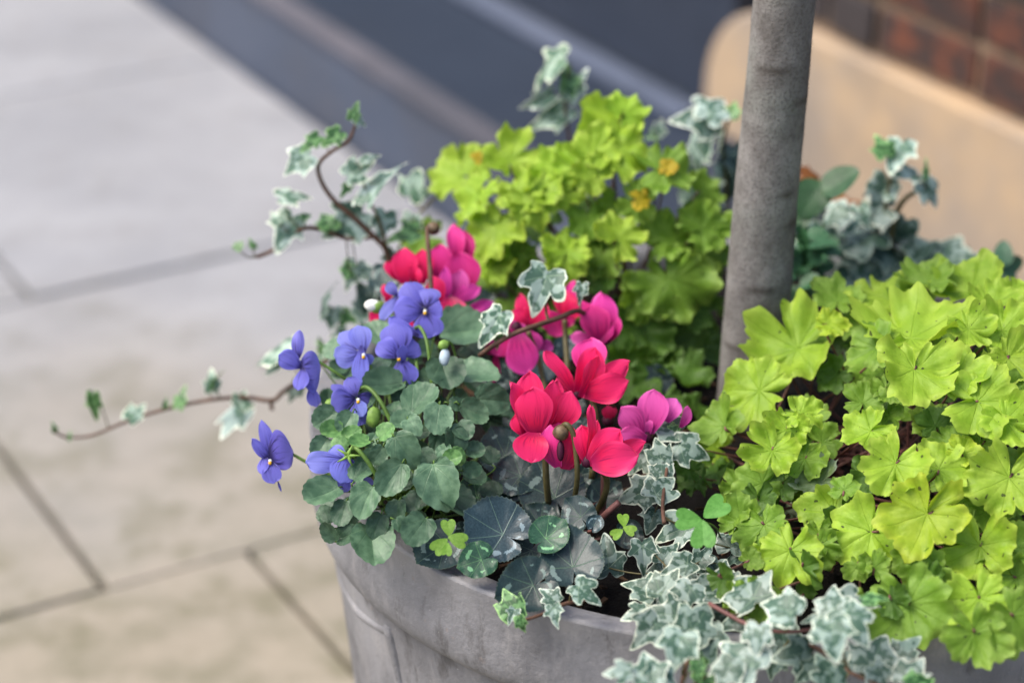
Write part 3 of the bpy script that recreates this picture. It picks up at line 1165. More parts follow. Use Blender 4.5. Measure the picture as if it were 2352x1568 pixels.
# low leaves between the front heuchera and the ivy
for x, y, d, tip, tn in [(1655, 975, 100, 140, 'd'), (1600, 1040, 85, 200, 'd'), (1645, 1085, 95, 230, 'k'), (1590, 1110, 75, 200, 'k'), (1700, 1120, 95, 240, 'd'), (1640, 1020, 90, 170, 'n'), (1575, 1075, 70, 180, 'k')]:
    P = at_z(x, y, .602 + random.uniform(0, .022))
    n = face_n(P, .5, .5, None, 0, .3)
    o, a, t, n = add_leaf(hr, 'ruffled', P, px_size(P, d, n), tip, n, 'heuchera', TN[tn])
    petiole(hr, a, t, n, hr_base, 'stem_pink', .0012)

# withered leaves lying at the foot of the front heuchera
wl = [('Z6', 1090, 260, 150, 100), ('Z6', 1150, 330, 190, 280), ('Z6', 1240, 300, 150, 200), ('Z6', 1330, 330, 120, 30), ('Z6', 1500, 230, 170, 60), ('Z6', 1180, 410, 150, 320), ('Z6', 1420, 300, 110, 0)]
for z, x, y, d, tip in wl:
    P = at_z(*zp(z, x, y), SOIL_Z + .02)
    n = face_n(P, .5, .6, None, 0, .4)
    add_leaf(hr, 'ruffled', P, px_size(P, d * ZM[z][2], n), tip, n, 'pale_leaf', (1, 1, 1), .8, 'withered_leaf')

# ------------------------------------------------------------------ viola plant
vi_base = at_z(950, 1150, SOIL_Z)
vi = thing('viola', 'viola plant with blue-violet flowers and rounded grey-green leaves', 'plant', vi_base)
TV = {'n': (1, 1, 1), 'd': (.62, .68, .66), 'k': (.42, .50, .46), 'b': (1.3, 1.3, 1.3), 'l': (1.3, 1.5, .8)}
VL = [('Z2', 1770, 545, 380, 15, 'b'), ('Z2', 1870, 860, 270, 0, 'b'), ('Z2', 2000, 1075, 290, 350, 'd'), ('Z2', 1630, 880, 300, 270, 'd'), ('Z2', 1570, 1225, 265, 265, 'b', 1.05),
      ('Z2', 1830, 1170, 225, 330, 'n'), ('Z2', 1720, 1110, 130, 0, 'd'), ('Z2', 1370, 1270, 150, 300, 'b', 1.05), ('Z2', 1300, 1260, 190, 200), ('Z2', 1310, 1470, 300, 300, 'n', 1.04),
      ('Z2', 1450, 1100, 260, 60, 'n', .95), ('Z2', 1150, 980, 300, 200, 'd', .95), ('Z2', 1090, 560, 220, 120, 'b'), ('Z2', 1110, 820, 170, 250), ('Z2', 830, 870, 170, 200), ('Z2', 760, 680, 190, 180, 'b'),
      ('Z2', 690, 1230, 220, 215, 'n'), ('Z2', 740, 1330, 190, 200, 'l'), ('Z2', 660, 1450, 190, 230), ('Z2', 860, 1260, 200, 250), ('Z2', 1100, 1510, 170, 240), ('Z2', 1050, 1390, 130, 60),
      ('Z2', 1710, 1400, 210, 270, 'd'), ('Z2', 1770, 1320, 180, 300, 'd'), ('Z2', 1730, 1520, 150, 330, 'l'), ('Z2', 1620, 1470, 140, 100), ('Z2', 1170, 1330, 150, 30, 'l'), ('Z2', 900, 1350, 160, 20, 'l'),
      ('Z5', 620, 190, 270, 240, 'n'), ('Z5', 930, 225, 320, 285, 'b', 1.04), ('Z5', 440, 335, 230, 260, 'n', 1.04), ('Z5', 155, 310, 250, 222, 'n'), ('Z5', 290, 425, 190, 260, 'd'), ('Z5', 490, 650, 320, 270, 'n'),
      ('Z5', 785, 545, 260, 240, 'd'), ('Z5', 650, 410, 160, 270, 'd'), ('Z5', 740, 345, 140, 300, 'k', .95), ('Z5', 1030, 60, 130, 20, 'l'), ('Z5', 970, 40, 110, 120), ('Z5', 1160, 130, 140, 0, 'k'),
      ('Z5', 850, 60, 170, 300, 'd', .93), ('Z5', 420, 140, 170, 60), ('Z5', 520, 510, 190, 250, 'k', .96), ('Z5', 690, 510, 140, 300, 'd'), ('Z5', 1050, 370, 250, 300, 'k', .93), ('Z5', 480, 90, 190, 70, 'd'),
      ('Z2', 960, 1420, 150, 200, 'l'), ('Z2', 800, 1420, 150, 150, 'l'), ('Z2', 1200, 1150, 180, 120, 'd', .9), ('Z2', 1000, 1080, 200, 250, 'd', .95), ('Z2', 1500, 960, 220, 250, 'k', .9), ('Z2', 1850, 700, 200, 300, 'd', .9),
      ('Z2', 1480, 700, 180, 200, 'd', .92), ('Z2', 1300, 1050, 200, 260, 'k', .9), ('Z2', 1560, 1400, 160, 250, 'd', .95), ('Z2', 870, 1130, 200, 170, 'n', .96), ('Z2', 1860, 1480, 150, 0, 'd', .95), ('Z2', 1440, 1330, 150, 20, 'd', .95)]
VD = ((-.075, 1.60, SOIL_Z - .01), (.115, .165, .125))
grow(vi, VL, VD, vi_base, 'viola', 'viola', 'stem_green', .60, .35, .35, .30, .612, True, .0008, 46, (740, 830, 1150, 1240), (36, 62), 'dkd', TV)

# ------------------------------------------------------------------ petals
def petal(parent, z, base, tip, width, d, mat, roll=0., bow=.07, cup=None, d0=0., d1=0., prof='cyc', tint=(1, 1, 1), name='petal', wav=.05, twist=0., skew=None):
    """one curved petal sheet; base and tip are picture points, d the flower's distance, d0 / d1 push base / tip back (m)"""
    bx, by = zp(z, *base)
    tx, ty = zp(z, *tip)
    B, T = at_d(bx, by, d + d0), at_d(tx, ty, d + d1)
    A = T - B
    L = A.length
    a = A / L
    view = (CAM - B).normalized()
    s0 = a.cross(view).normalized()
    W = width * ZM[z][2] / FPX * d / 2 / max(.35, abs(math.cos(math.radians(roll))))
    nu, nv = 10, 14
    V, F, UV = [], [], []
    ph = random.uniform(0, 6.28)
    if cup is None:
        cup = random.uniform(-.28, .05)
    fold = random.uniform(-.10, .16)
    if skew is None:
        skew = random.uniform(-.22, .22)
    for j in range(nv + 1):
        t = j / nv
        R = Matrix.Rotation(math.radians(roll + twist * (t - .3)), 3, a)
        s = R @ s0
        n = s.cross(a)
        if n.dot(view) < 0:
            n = -n
        if prof == 'cyc':
            w = (.30 + .70 * math.sin(min(1, t / .62) * math.pi / 2) ** 1.1) if t < .62 else max(0.0, 1 - ((t - .62) / .38) ** 1.75) ** .72
        elif prof == 'fan':
            w = (.16 + .84 * math.sin(min(1, t / .62) * math.pi / 2) ** 1.25) if t < .62 else max(0.0, 1 - ((t - .62) / .38) ** 2.6) ** .55
        else:
            w = (.34 + .66 * math.sin(min(1, t / .5) * math.pi / 2)) if t < .5 else max(0.0, 1 - ((t - .5) / .5) ** 2.0) ** .6
        w = max(w, .02)
        for i in range(nu + 1):
            u = -1 + 2 * i / nu
            p = B + A * t + n * (bow * L * math.sin(math.pi * t)) + s * (W * w * u + skew * W * math.sin(math.pi * t)) - n * (cup * W * w * u * u + fold * W * w * abs(u) * (1 - .4 * t))
            ed = abs(u) ** 2 * t
            p = p + n * (wav * L * ed * math.sin(u * 4 + t * 9 + ph)) + a * (wav * .6 * L * t * math.sin(u * 5 + ph)) * (1 - .3 * abs(u))
            V.append(p)
            UV.append((u * .5 + .5, t))
    for j in range(nv):
        for i in range(nu):
            q = j * (nu + 1) + i
            F.append((q, q + 1, q + nu + 2, q + nu + 1))
    o = mesh_obj(name, [v - parent_world(parent) for v in V], F, MAT[mat], parent)
    ul = o.data.uv_layers.new(name='UVMap')
    li = np.zeros(len(o.data.loops), dtype=np.int32)
    o.data.loops.foreach_get('vertex_index', li)
    ul.data.foreach_set('uv', np.array(UV)[li].astype(np.float32).ravel())
    j = random.uniform(.93, 1.07)
    o.color = (tint[0] * j, tint[1] * j, tint[2] * j, 1)
    return o


def parent_world(o):
    p = Vector((0, 0, 0))
    while o is not None:
        p = p + Vector(o.location)
        o = o.parent
    return p


def blob(name, P, r, mat, parent, axis=None, stretch=1.0, seg=10, rings=7, bumps=0.0, at_origin=False):
    ax = (axis or Vector((0, 0, 1))).normalized()
    q = Vector((0, 0, 1)).rotation_difference(ax)
    V, F = [], []
    for i in range(rings + 1):
        th = math.pi * i / rings
        for k in range(seg):
            a = 2 * math.pi * k / seg
            rr = r * (1 + bumps * math.sin(3 * a + i))
            V.append(q @ Vector((rr * math.sin(th) * math.cos(a), rr * math.sin(th) * math.sin(a), r * stretch * math.cos(th))))
    for i in range(rings):
        for k in range(seg):
            a, b = i * seg + k, i * seg + (k + 1) % seg
            F.append((a, a + seg, b + seg, b))
    if at_origin:
        o = mesh_obj(name, V, F, mat, parent)
        o.location = P - parent_world(parent)
    else:
        o = mesh_obj(name, [P + v - parent_world(parent) for v in V], F, mat, parent)
    return o


def spath(pts):
    """stem points: (zoom, x, y, distance)"""
    return [at_d(*zp(z, x, y), d) for z, x, y, d in pts]


# violas: the flower part is its calyx; petals, throat and eye are its pieces
def viola_flower(z, c, d, petals, eye=None, back=.006, tint=(1, 1, 1)):
    P = at_d(*zp(z, *c), d + back)
    fl = blob('flower', P, .0032, MAT['calyx'], vi, CB, 1.6, 8, 6, .2, True)
    for p in petals:
        b, t, w, mat = p[:4]
        kw = dict(p[4]) if len(p) > 4 else {}
        kw.setdefault('prof', 'fan')
        kw.setdefault('cup', random.uniform(-.05, .16))
        kw.setdefault('bow', .05)
        kw.setdefault('wav', .05)
        kw.setdefault('tint', tint)
        petal(fl, z, b, t, w, d, mat, **kw)
    if eye:
        E_ = at_d(*zp(z, *eye), d - .0028)
        blob('throat', E_, .0015, MAT['white'], fl, CB + CU, .8, 8, 5)
        blob('eye', E_ - CU * .0018 + CB * .0012, .0015, MAT['yellow'], fl, CB, .8, 8, 5)
    return fl


V1, V2 = 'viola_petal', 'viola_pale'
viola_flower('ZA', (790, 1240), 1.83, [((760, 1180), (540, 880), 330, V1, dict(d1=.010, roll=12)), ((800, 1190), (760, 960), 360, V1, dict(d1=.006, tint=(1.25, 1.3, 1.1))),
             ((770, 1235), (395, 1210), 350, V1, dict(d1=.003, bow=.1)), ((800, 1225), (1000, 1190), 280, V1, dict(d1=.001, roll=-20)), ((790, 1245), (850, 1570), 400, V1, dict(d1=-.004, bow=.1))], (785, 1235))
viola_flower('ZA', (430, 1040), 1.845, [((450, 1030), (212, 1335), 150, V2, dict(roll=25)), ((440, 1050), (310, 885), 150, V1, dict(roll=20, tint=(1.3, 1.3, 1.0)))])
viola_flower('ZB', (1880, 1030), 1.80, [((1890, 1010), (1800, 600), 410, V1, dict(d1=.012)), ((1900, 1010), (2110, 860), 330, V1, dict(d1=.010)), ((1870, 1030), (1605, 850), 290, V1, dict(d1=.003, bow=.12)),
             ((1930, 1120), (1900, 880), 140, V1, dict(d1=-.004, roll=30)), ((1890, 1050), (1970, 1380), 360, V1, dict(d1=-.003, bow=.1)), ((1980, 1060), (2050, 1410), 130, V1, dict(d1=.004, roll=45)),
             ((2120, 760), (1745, 535), 160, V1, dict(d0=.02, d1=.022, roll=30))], (1870, 1030))
viola_flower('ZB', (1400, 985), 1.80, [((1430, 980), (1350, 635), 300, V2, dict(d1=.006)), ((1350, 930), (1120, 730), 230, V2, dict(d1=.012)), ((1390, 985), (1055, 1010), 290, V2, dict(d1=.004, bow=.1)),
             ((1395, 880), (1370, 1385), 215, V2, dict(d1=-.004, roll=25, tint=(.85, .85, 1))), ((1410, 985), (1515, 1120), 150, V2, dict(d1=.004))], (1425, 1000))
viola_flower('ZB', (700, 1150), 1.79, [((600, 1040), (625, 690), 165, V1, dict(prof='oval', d1=.004, tint=(1.3, 1.3, 1.1))), ((650, 1160), (365, 1000), 260, V1, dict(d1=-.004)), ((625, 1190), (885, 1170), 540, V1, dict(prof='oval', d1=.006, bow=.2, tint=(1.15, 1.15, 1.05))),
             ((665, 1150), (605, 1440), 190, V1, dict(d1=-.006, roll=30)), ((760, 1380), (830, 1650), 170, V1, dict(d1=.004, tint=(1.15, 1.15, 1.1)))])
viola_flower('ZC', (1500, 150), 1.775, [((1450, 110), (1180, -35), 130, V1, dict(d1=.006, roll=35, tint=(.85, .85, .85))), ((1490, 110), (1385, -125), 210, V1, dict(d1=.006, tint=(.85, .85, .85))), ((1500, 110), (1715, 185), 170, V1, dict(d1=.008, roll=-30, tint=(.85, .8, .8))),
             ((1480, 130), (1175, 200), 300, V1, dict(d1=-.002, bow=.12, tint=(.85, .85, .85))), ((1520, 150), (1520, 480), 260, V1, dict(d1=-.004, bow=.12)), ((1470, 150), (1570, 360), 180, V2, dict(d1=-.010, roll=20, tint=(.8, .9, .9)))], (1515, 150))
viola_flower('ZC', (420, 900), 1.765, [((400, 880), (300, 410), 175, V1, dict(prof='oval', d1=.004)), ((385, 900), (180, 640), 140, V1, dict(prof='oval', d1=-.004)), ((395, 870), (695, 800), 520, V1, dict(prof='oval', d1=.006, bow=.22, tint=(1.2, 1.1, 1.05))),
             ((350, 860), (300, 1080), 140, V1, dict(prof='oval', d1=-.006, roll=30)), ((410, 910), (460, 1200), 250, V1, dict(d1=-.006, bow=.12)), ((505, 1170), (550, 1305), 30, V1, dict(prof='oval'))], (410, 915))
viola_flower('ZC', (1390, 850), 1.725, [((1370, 900), (860, 930), 290, V2, dict(d1=.004, bow=.14)), ((1380, 900), (1140, 800), 230, V2, dict(d1=.006)), ((1390, 880), (1290, 1190), 380, V2, dict(d1=-.008, bow=.14, prof='oval', tint=(.85, .85, 1))),
             ((1340, 1050), (1215, 1285), 300, V1, dict(d1=.006)), ((1430, 970), (1705, 1215), 110, V1, dict(d1=.0, roll=30, tint=(1.2, 1.2, 1.1))), ((1420, 960), (1450, 1200), 160, V1, dict(d1=-.002))], None, -.008)
# buds
bd = blob('bud', at_d(*zp('Z2', 1625, 740), 1.79), .0042, MAT['bud_pale'], vi, CU, 1.7, 10, 7, .1)
blob('bud_calyx', at_d(*zp('Z2', 1615, 645), 1.79), .0045, MAT['calyx'], bd, CU, .9, 8, 6, .25)
bd = blob('bud', at_d(*zp('Z2', 768, 1225), 1.785), .0042, MAT['bud_dark'], vi, CU - CR * .3, 2.1, 10, 7, .2)
blob('bud_calyx', at_d(*zp('Z2', 730, 1115), 1.785), .0045, MAT['calyx'], bd, CU - CR, 1.1, 8, 6, .3)
bd = blob('bud', at_d(*zp('Z2', 1065, 335), 1.85), .0050, MAT['white'], vi, CR, 1.5, 10, 7, .1)
blob('bud_calyx', at_d(*zp('Z2', 1100, 345), 1.85), .0052, MAT['calyx'], bd, CR, 1.2, 8, 6, .25)
bd = blob('bud', at_d(*zp('Z2', 1065, 1210), 1.765), .0055, MAT['calyx'], vi, CU, 1.5, 8, 6, .25)
for k in range(5):
    a = k * 1.257
    Pc = at_d(*zp('ZC', 1390, 850), 1.714)
    tube('sepal', [Pc, Pc + CR * .004 * math.cos(a) + CU * .004 * math.sin(a) + CB * .002, Pc + CR * .010 * math.cos(a) + CU * .008 * math.sin(a)], .0016, MAT['calyx'], vi, 6, 3, .3)
# stalks
for pts, r in [([('Z2', 1395, 515, 1.825), ('Z2', 1430, 505, 1.815), ('Z2', 1475, 590, 1.805), ('Z2', 1500, 720, 1.80), ('Z2', 1530, 1000, 1.80), ('Z2', 1540, 1150, 1.81)], .0014),
               ([('Z2', 1400, 760, 1.81), ('Z2', 1410, 900, 1.80), ('Z2', 1395, 1190, 1.80), ('Z2', 1380, 1300, 1.81)], .0015),
               ([('Z2', 955, 1000, 1.785), ('Z2', 1000, 975, 1.775), ('Z2', 1060, 1010, 1.77), ('Z2', 1140, 1120, 1.765), ('Z2', 1230, 1310, 1.765), ('Z2', 1270, 1430, 1.78)], .0016),
               ([('Z2', 590, 760, 1.80), ('Z2', 640, 780, 1.80), ('Z2', 820, 895, 1.80), ('Z2', 950, 1010, 1.81), ('Z2', 1050, 1200, 1.81)], .0012),
               ([('ZC', 640, 810, 1.775), ('ZC', 700, 840, 1.775), ('ZC', 860, 930, 1.775), ('ZC', 1100, 1060, 1.78), ('ZC', 1400, 1300, 1.78)], .0012),
               ([('ZC', 1400, 800, 1.722), ('ZC', 1470, 755, 1.715), ('ZC', 1560, 830, 1.712), ('ZC', 1690, 1010, 1.712), ('ZC', 1770, 1200, 1.718), ('ZC', 1800, 1450, 1.73)], .0016),
               ([('Z2', 1625, 620, 1.795), ('Z2', 1680, 640, 1.80), ('Z2', 1720, 800, 1.81), ('Z2', 1700, 1000, 1.82)], .001),
               ([('Z2', 1160, 400, 1.85), ('Z2', 1230, 440, 1.84), ('Z2', 1330, 700, 1.83), ('Z2', 1340, 1000, 1.82)], .0012),
               ([('Z2', 1000, 760, 1.81), ('Z2', 1040, 800, 1.805), ('Z2', 1060, 900, 1.805), ('Z2', 1080, 1200, 1.81)], .0012),
               ([('Z2', 1570, 900, 1.80), ('Z2', 1575, 1080, 1.80)], .001), ([('Z2', 740, 1110, 1.785), ('Z2', 790, 1180, 1.79), ('Z2', 900, 1400, 1.79)], .001)]:
    tube('stalk', spath(pts), r, MAT['stem_green'], vi, 7, 4, 1.1)

# ------------------------------------------------------------------ cyclamens
TC = {'n': (1, 1, 1), 'g': (1.25, 1.9, 1.0), 'd': (.65, .75, .7), 'b': (1.15, 1.15, 1.4)}
cy_base = at_z(1250, 1240, SOIL_Z)
cy = thing('cyclamen', 'cyclamen with bright red flowers over round silver-marked dark leaves', 'plant', cy_base)
CL = [('Z5', 1310, 540, 440, 150, 'b', .631), ('Z5', 1695, 265, 440, 115, 'n', .625), ('Z5', 1685, 570, 260, 45, 'g', .634), ('Z5', 1185, 745, 255, 200, 'g', .622), ('Z5', 940, 660, 350, 225, 'n', .616),
      ('Z5', 1185, 290, 250, 100, 'g', .618), ('Z5', 1360, 320, 280, 160, 'd', .618), ('Z5', 1865, 425, 250, 130, 'n', .630), ('Z5', 1830, 720, 420, 100, 'n', .622), ('Z5', 1510, 930, 400, 205, 'd', .618),
      ('Z5', 1540, 700, 230, 250, 'd', .612), ('Z4', 330, 1360, 400, 115, 'n', .640), ('Z5', 1440, 180, 300, 200, 'n', .630), ('Z5', 1900, 150, 220, 60, 'n', .620), ('Z5', 1990, 490, 120, 60, 'b', .632),
      ('Z4', 640, 660, 320, 200, 'b', .640), ('Z4', 880, 500, 230, 70, 'b', .650), ('Z4', 1000, 1190, 220, 20, 'n', .640), ('Z4', 1600, 800, 320, 10, 'd', .612), ('Z2', 2030, 1250, 260, 200, 'd', .612),
      ('Z5', 1080, 620, 260, 200, 'd', .606), ('Z5', 1600, 480, 260, 120, 'd', .612), ('Z5', 2060, 300, 240, 40, 'd', .610), ('Z4', 900, 1000, 260, 60, 'd', .612), ('Z6', 90, 560, 240, 330, 'd', .606), ('Z6', 370, 400, 200, 340, 'd', .602), ('Z4', 640, 1500, 280, 240, 'd', .616)]
for z, x, y, dia, tip, tn, h in CL:
    P = at_z(*zp(z, x, y), h)
    n = face_n(P, .72, .40, None, 0, .10)
    o, a, t, n = add_leaf(cy, 'cyclamen', P, px_size(P, dia * ZM[z][2] * 1.08, n), tip, n, 'cyclamen', TC[tn])
    petiole(cy, a, t, n, cy_base + Vector((random.uniform(-.02, .02), random.uniform(-.02, .03), 0)), 'stem_pink', .0014)


def cyc_flower(plant, z, c, d, petals, mouth=True):
    P = at_d(*zp(z, *c), d + .004)
    fl = blob('flower', P, .0048, MAT['anther'], plant, CB - CU, 1.1, 10, 7, .1, True)
    for p in petals:
        b, t, w, mat = p[:4]
        petal(fl, z, b, t, w, d, mat, **(p[4] if len(p) > 4 else {}))
    return fl


RD, PK, MG = 'cyc_red', 'cyc_pink', 'cyc_magenta'
cyc_flower(cy, 'Z4', (600, 1200), 1.725, [((590, 1200), (560, 700), 270, RD, dict(d0=.012, d1=.016, cup=-.2)), ((610, 1240), (590, 830), 330, RD, dict(d1=-.004, bow=0.10, cup=-.05)), ((700, 1180), (760, 780), 190, RD, dict(d0=.004, d1=.004, roll=35)),
           ((740, 1170), (790, 760), 130, RD, dict(d0=.012, d1=.016, roll=30)), ((770, 1180), (910, 870), 260, RD, dict(d0=.010, d1=.006, cup=-.12)), ((510, 1230), (395, 790), 130, RD, dict(d0=.004, d1=.0, roll=50)),
           ((500, 1230), (440, 1060), 130, RD, dict(d0=.006, d1=.006)), ((600, 1210), (575, 1465), 300, RD, dict(d0=-.002, d1=-.010, bow=0.13, cup=-.12, prof='oval'))])
cyc_flower(cy, 'Z4', (960, 890), 1.785, [((930, 880), (680, 535), 130, RD, dict(d1=.004, roll=45)), ((1060, 760), (1080, 420), 300, PK, dict(d0=.012, d1=.018, cup=-.2, tint=(1.15, 1.6, 1.3))), ((960, 880), (1110, 500), 250, RD, dict(d1=.002, bow=0.08, roll=10)),
           ((985, 890), (1395, 615), 210, RD, dict(d0=.002, d1=.004, bow=0.06)), ((990, 880), (1385, 780), 260, RD, dict(d0=-.002, d1=-.004, bow=0.12, cup=-.12)), ((985, 915), (1130, 560), 110, RD, dict(d0=-.006, d1=-.002, roll=50)),
           ((930, 880), (830, 690), 150, RD, dict(d0=.004, d1=.006))])
cyc_flower(cy, 'Z4', (1045, 1450), 1.71, [((1050, 1480), (1000, 1150), 200, RD, dict(d0=.004, d1=.004, roll=20)), ((1040, 1470), (1070, 985), 90, RD, dict(d0=.002, d1=.006, roll=50)), ((1050, 1470), (1320, 1190), 260, RD, dict(bow=0.11, cup=-.12)),
           ((1080, 1470), (1470, 1400), 300, RD, dict(d0=-.004, d1=-.010, bow=0.14, cup=-.12, prof='oval', tint=(1.1, 1.6, 1.3))), ((1140, 1420), (1530, 1290), 170, RD, dict(d0=.006, d1=.008)), ((1040, 1450), (1130, 1110), 120, RD, dict(d0=.012, d1=.014))])
# flower seen from below, its two lower petals closing round a dark mouth
mf = cyc_flower(cy, 'Z4', (820, 1350), 1.722, [((800, 1500), (735, 1150), 190, PK, dict(prof='oval', cup=-.15, roll=-10, skew=-.35)), ((850, 1510), (910, 1160), 210, RD, dict(prof='oval', cup=-.15, roll=10, skew=.35)),
           ((800, 1330), (800, 1130), 230, PK, dict(d0=.008, d1=.008, prof='oval')), ((860, 1520), (890, 1330), 260, RD, dict(d0=.006, d1=.006)), ((740, 1340), (705, 1190), 160, PK, dict(d0=.008, d1=.010))])
blob('mouth', at_d(*zp('Z4', 820, 1365), 1.716), .0030, MAT['anther'], mf, CU, 2.6, 10, 8)
bdc = blob('bud', at_d(*zp('Z4', 825, 1210), 1.715), .0062, MAT['bud'], cy, CU, 1.0, 12, 9, .08)
tube('bud_stalk', spath([('Z4', 835, 1160, 1.716), ('Z4', 875, 1145, 1.712), ('Z4', 925, 1220, 1.712), ('Z4', 950, 1380, 1.715), ('Z4', 960, 1580, 1.72), ('Z4', 940, 1750, 1.74)]), .0021, MAT['stem_olive'], cy, 8, 4, 1.0)
for pts, r in [([('Z4', 660, 1240, 1.735), ('Z4', 690, 1400, 1.74), ('Z4', 700, 1600, 1.745), ('Z4', 720, 1800, 1.76)], .0024), ([('Z4', 1080, 930, 1.79), ('Z4', 1110, 1060, 1.785), ('Z4', 1120, 1250, 1.79), ('Z4', 1080, 1600, 1.79)], .0024),
               ([('Z4', 1045, 1470, 1.72), ('Z4', 1190, 1560, 1.73), ('Z4', 1200, 1700, 1.74), ('Z5', 2000, 420, 1.76)], .0024)]:
    tube('flower_stalk', spath(pts), r, MAT['stem_olive'], cy, 8, 4, 1.1)
tube('flower_stalk', spath([('Z5', 2150, 350, 1.72), ('Z5', 2060, 430, 1.725), ('Z5', 1950, 560, 1.735), ('Z5', 1900, 640, 1.745)]), .0026, MAT['stem_pink'], cy, 8, 4, 1.0)
tube('flower_stalk', spath([('Z5', 2050, 160, 1.745), ('Z5', 2045, 300, 1.75), ('Z5', 2030, 460, 1.76)]), .0026, MAT['stem_pink'], cy, 8, 4, 1.0)

cm_base = at_z(1330, 900, SOIL_Z)
cm = thing('cyclamen', 'cyclamen with deep pink egg-shaped and drooping flowers below a single pale ivy leaf', 'plant', cm_base)
cyc_flower(cm, 'Z4', (1180, 440), 1.875, [((1150, 450), (1080, 150), 260, PK, dict(cup=-.12, bow=0.10)), ((1200, 460), (1160, 40), 240, PK, dict(d0=.006, d1=.006, cup=-.12, tint=(1.05, 1.5, 1.4))), ((1200, 465), (1290, 230), 180, PK, dict(d0=.004, d1=.004, roll=-30, tint=(.8, .8, .9))),
           ((1100, 420), (980, 110), 150, PK, dict(d0=.004, d1=.006, roll=30)), ((1090, 430), (900, 400), 120, MG, dict(d0=.008, d1=.010)), ((1170, 470), (1250, 300), 120, PK, dict(d0=-.002, roll=-40, tint=(.7, .7, .8)))])
cyc_flower(cm, 'Z4', (540, 330), 1.895, [((540, 330), (420, 190), 190, RD, dict(d1=-.002)), ((540, 330), (480, 50), 120, RD, dict(d0=.004, d1=.006)), ((550, 320), (690, 120), 200, RD, dict(d1=-.002)), ((545, 330), (545, 160), 190, RD, dict(tint=(.75, .7, .7)))])
cyc_flower(cm, 'Z4', (850, 250), 1.905, [((860, 250), (880, 30), 200, RD, dict(d1=.004, tint=(.9, .8, .8))), ((850, 260), (940, -60), 130, PK, dict(d0=.006, d1=.008)), ((850, 250), (640, 310), 170, PK, dict()), ((840, 240), (720, 390), 200, PK, dict(d0=-.002, d1=-.004)), ((880, 260), (980, 130), 150, RD, dict()), ((870, 260), (930, 300), 120, PK, dict())])
cyc_flower(cm, 'Z4', (450, 330), 1.885, [((440, 420), (520, 310), 240, MG, dict(d0=.004, d1=.006, tint=(.9, .7, .8))), ((450, 370), (250, 560), 220, PK, dict(d1=-.002)), ((450, 370), (530, 730), 280, PK, dict(d0=-.004, d1=-.008, bow=0.08, tint=(1, 1.3, 1.3))), ((520, 360), (640, 530), 160, MG, dict(d0=.004, d1=.004, tint=(.8, .6, .8))),
           ((300, 520), (90, 500), 130, PK, dict(d0=.004, d1=.008)), ((640, 500), (760, 490), 110, MG, dict(d0=.01, d1=.012, tint=(.6, .5, .7))), ((280, 560), (260, 800), 90, PK, dict(d0=.01, d1=.012))])
for pts in ([('Z4', 550, 370, 1.88), ('Z4', 600, 500, 1.885), ('Z4', 640, 620, 1.89), ('Z4', 700, 900, 1.88)], [('Z4', 855, 270, 1.90), ('Z4', 860, 420, 1.90), ('Z4', 880, 700, 1.88)], [('Z4', 1190, 470, 1.88), ('Z4', 1200, 600, 1.88), ('Z4', 1150, 900, 1.86)]):
    tube('flower_stalk', spath(pts), .0022, MAT['stem_olive'], cm, 8, 4, 1.0)
# faded magenta bloom
cyc_flower(cm, 'Z4', (1540, 1250), 1.775, [((1500, 1230), (1330, 1000), 230, MG, dict(d1=-.004)), ((1560, 1220), (1600, 850), 270, MG, dict(d0=.004, d1=.006, cup=-.12)), ((1700, 1120), (1790, 930), 200, MG, dict(d0=.010, d1=.012, tint=(1, 1.3, 1.2))), ((1820, 1170), (1885, 990), 90, MG, dict(d0=.010, d1=.010, roll=30)),
           ((1540, 1260), (1320, 1210), 170, MG, dict(d0=-.002, d1=-.004, tint=(.85, .7, .8))), ((1550, 1240), (1480, 1120), 190, MG, dict(d0=.002, d1=.004, tint=(.9, .8, .9)))])
cyc_flower(cm, 'Z4', (1220, 1110), 1.82, [((1220, 1110), (1215, 985), 110, RD, dict(tint=(.6, .5, .6))), ((1240, 1110), (1275, 1000), 70, RD, dict(d0=.004, d1=.004, tint=(.5, .4, .5)))])

cb_base = at_z(1020, 900, SOIL_Z)
cb = thing('cyclamen', 'cyclamen with a crowded head of crimson and magenta flowers behind the violas', 'plant', cb_base)
dB = 1.92
cyc_flower(cb, 'ZA', (620, 860), dB, [((520, 900), (540, 445), 340, RD, dict(cup=-.05)), ((450, 850), (290, 620), 180, RD, dict(d0=.004, d1=.002, roll=20)), ((740, 900), (745, 460), 270, RD, dict(d0=.004, d1=.006, tint=(.95, .8, .9))),
           ((640, 870), (620, 650), 110, RD, dict(d0=-.006, d1=-.006, roll=30)), ((720, 880), (690, 700), 110, RD, dict(d0=-.006, d1=-.006, roll=-30))])
cyc_flower(cb, 'ZA', (1080, 950), dB + .01, [((950, 860), (970, 395), 320, PK, dict(d0=.004, d1=.006)), ((1190, 640), (1150, 145), 240, PK, dict(d0=.010, d1=.012, tint=(1.1, 1.4, 1.2))), ((1330, 680), (1270, 230), 240, PK, dict(d0=.012, d1=.014, roll=-25, tint=(.7, .6, .7))),
           ((1230, 1080), (1220, 500), 480, PK, dict(d0=.004, d1=.006, cup=-.12, tint=(.9, .8, .9))), ((1400, 960), (1370, 560), 170, PK, dict(d0=.008, d1=.008, tint=(1, 1.2, 1.2))), ((1060, 1090), (1035, 680), 160, MG, dict(d0=-.008, d1=-.012, tint=(1.05, .8, 1.1))),
           ((1170, 1100), (1240, 720), 280, MG, dict(d0=-.004, d1=-.008, cup=-.2, tint=(1.05, 1.3, 1.15))), ((1130, 1130), (1480, 930), 210, MG, dict(d0=-.008, d1=-.006, tint=(1.0, .7, 1)))])
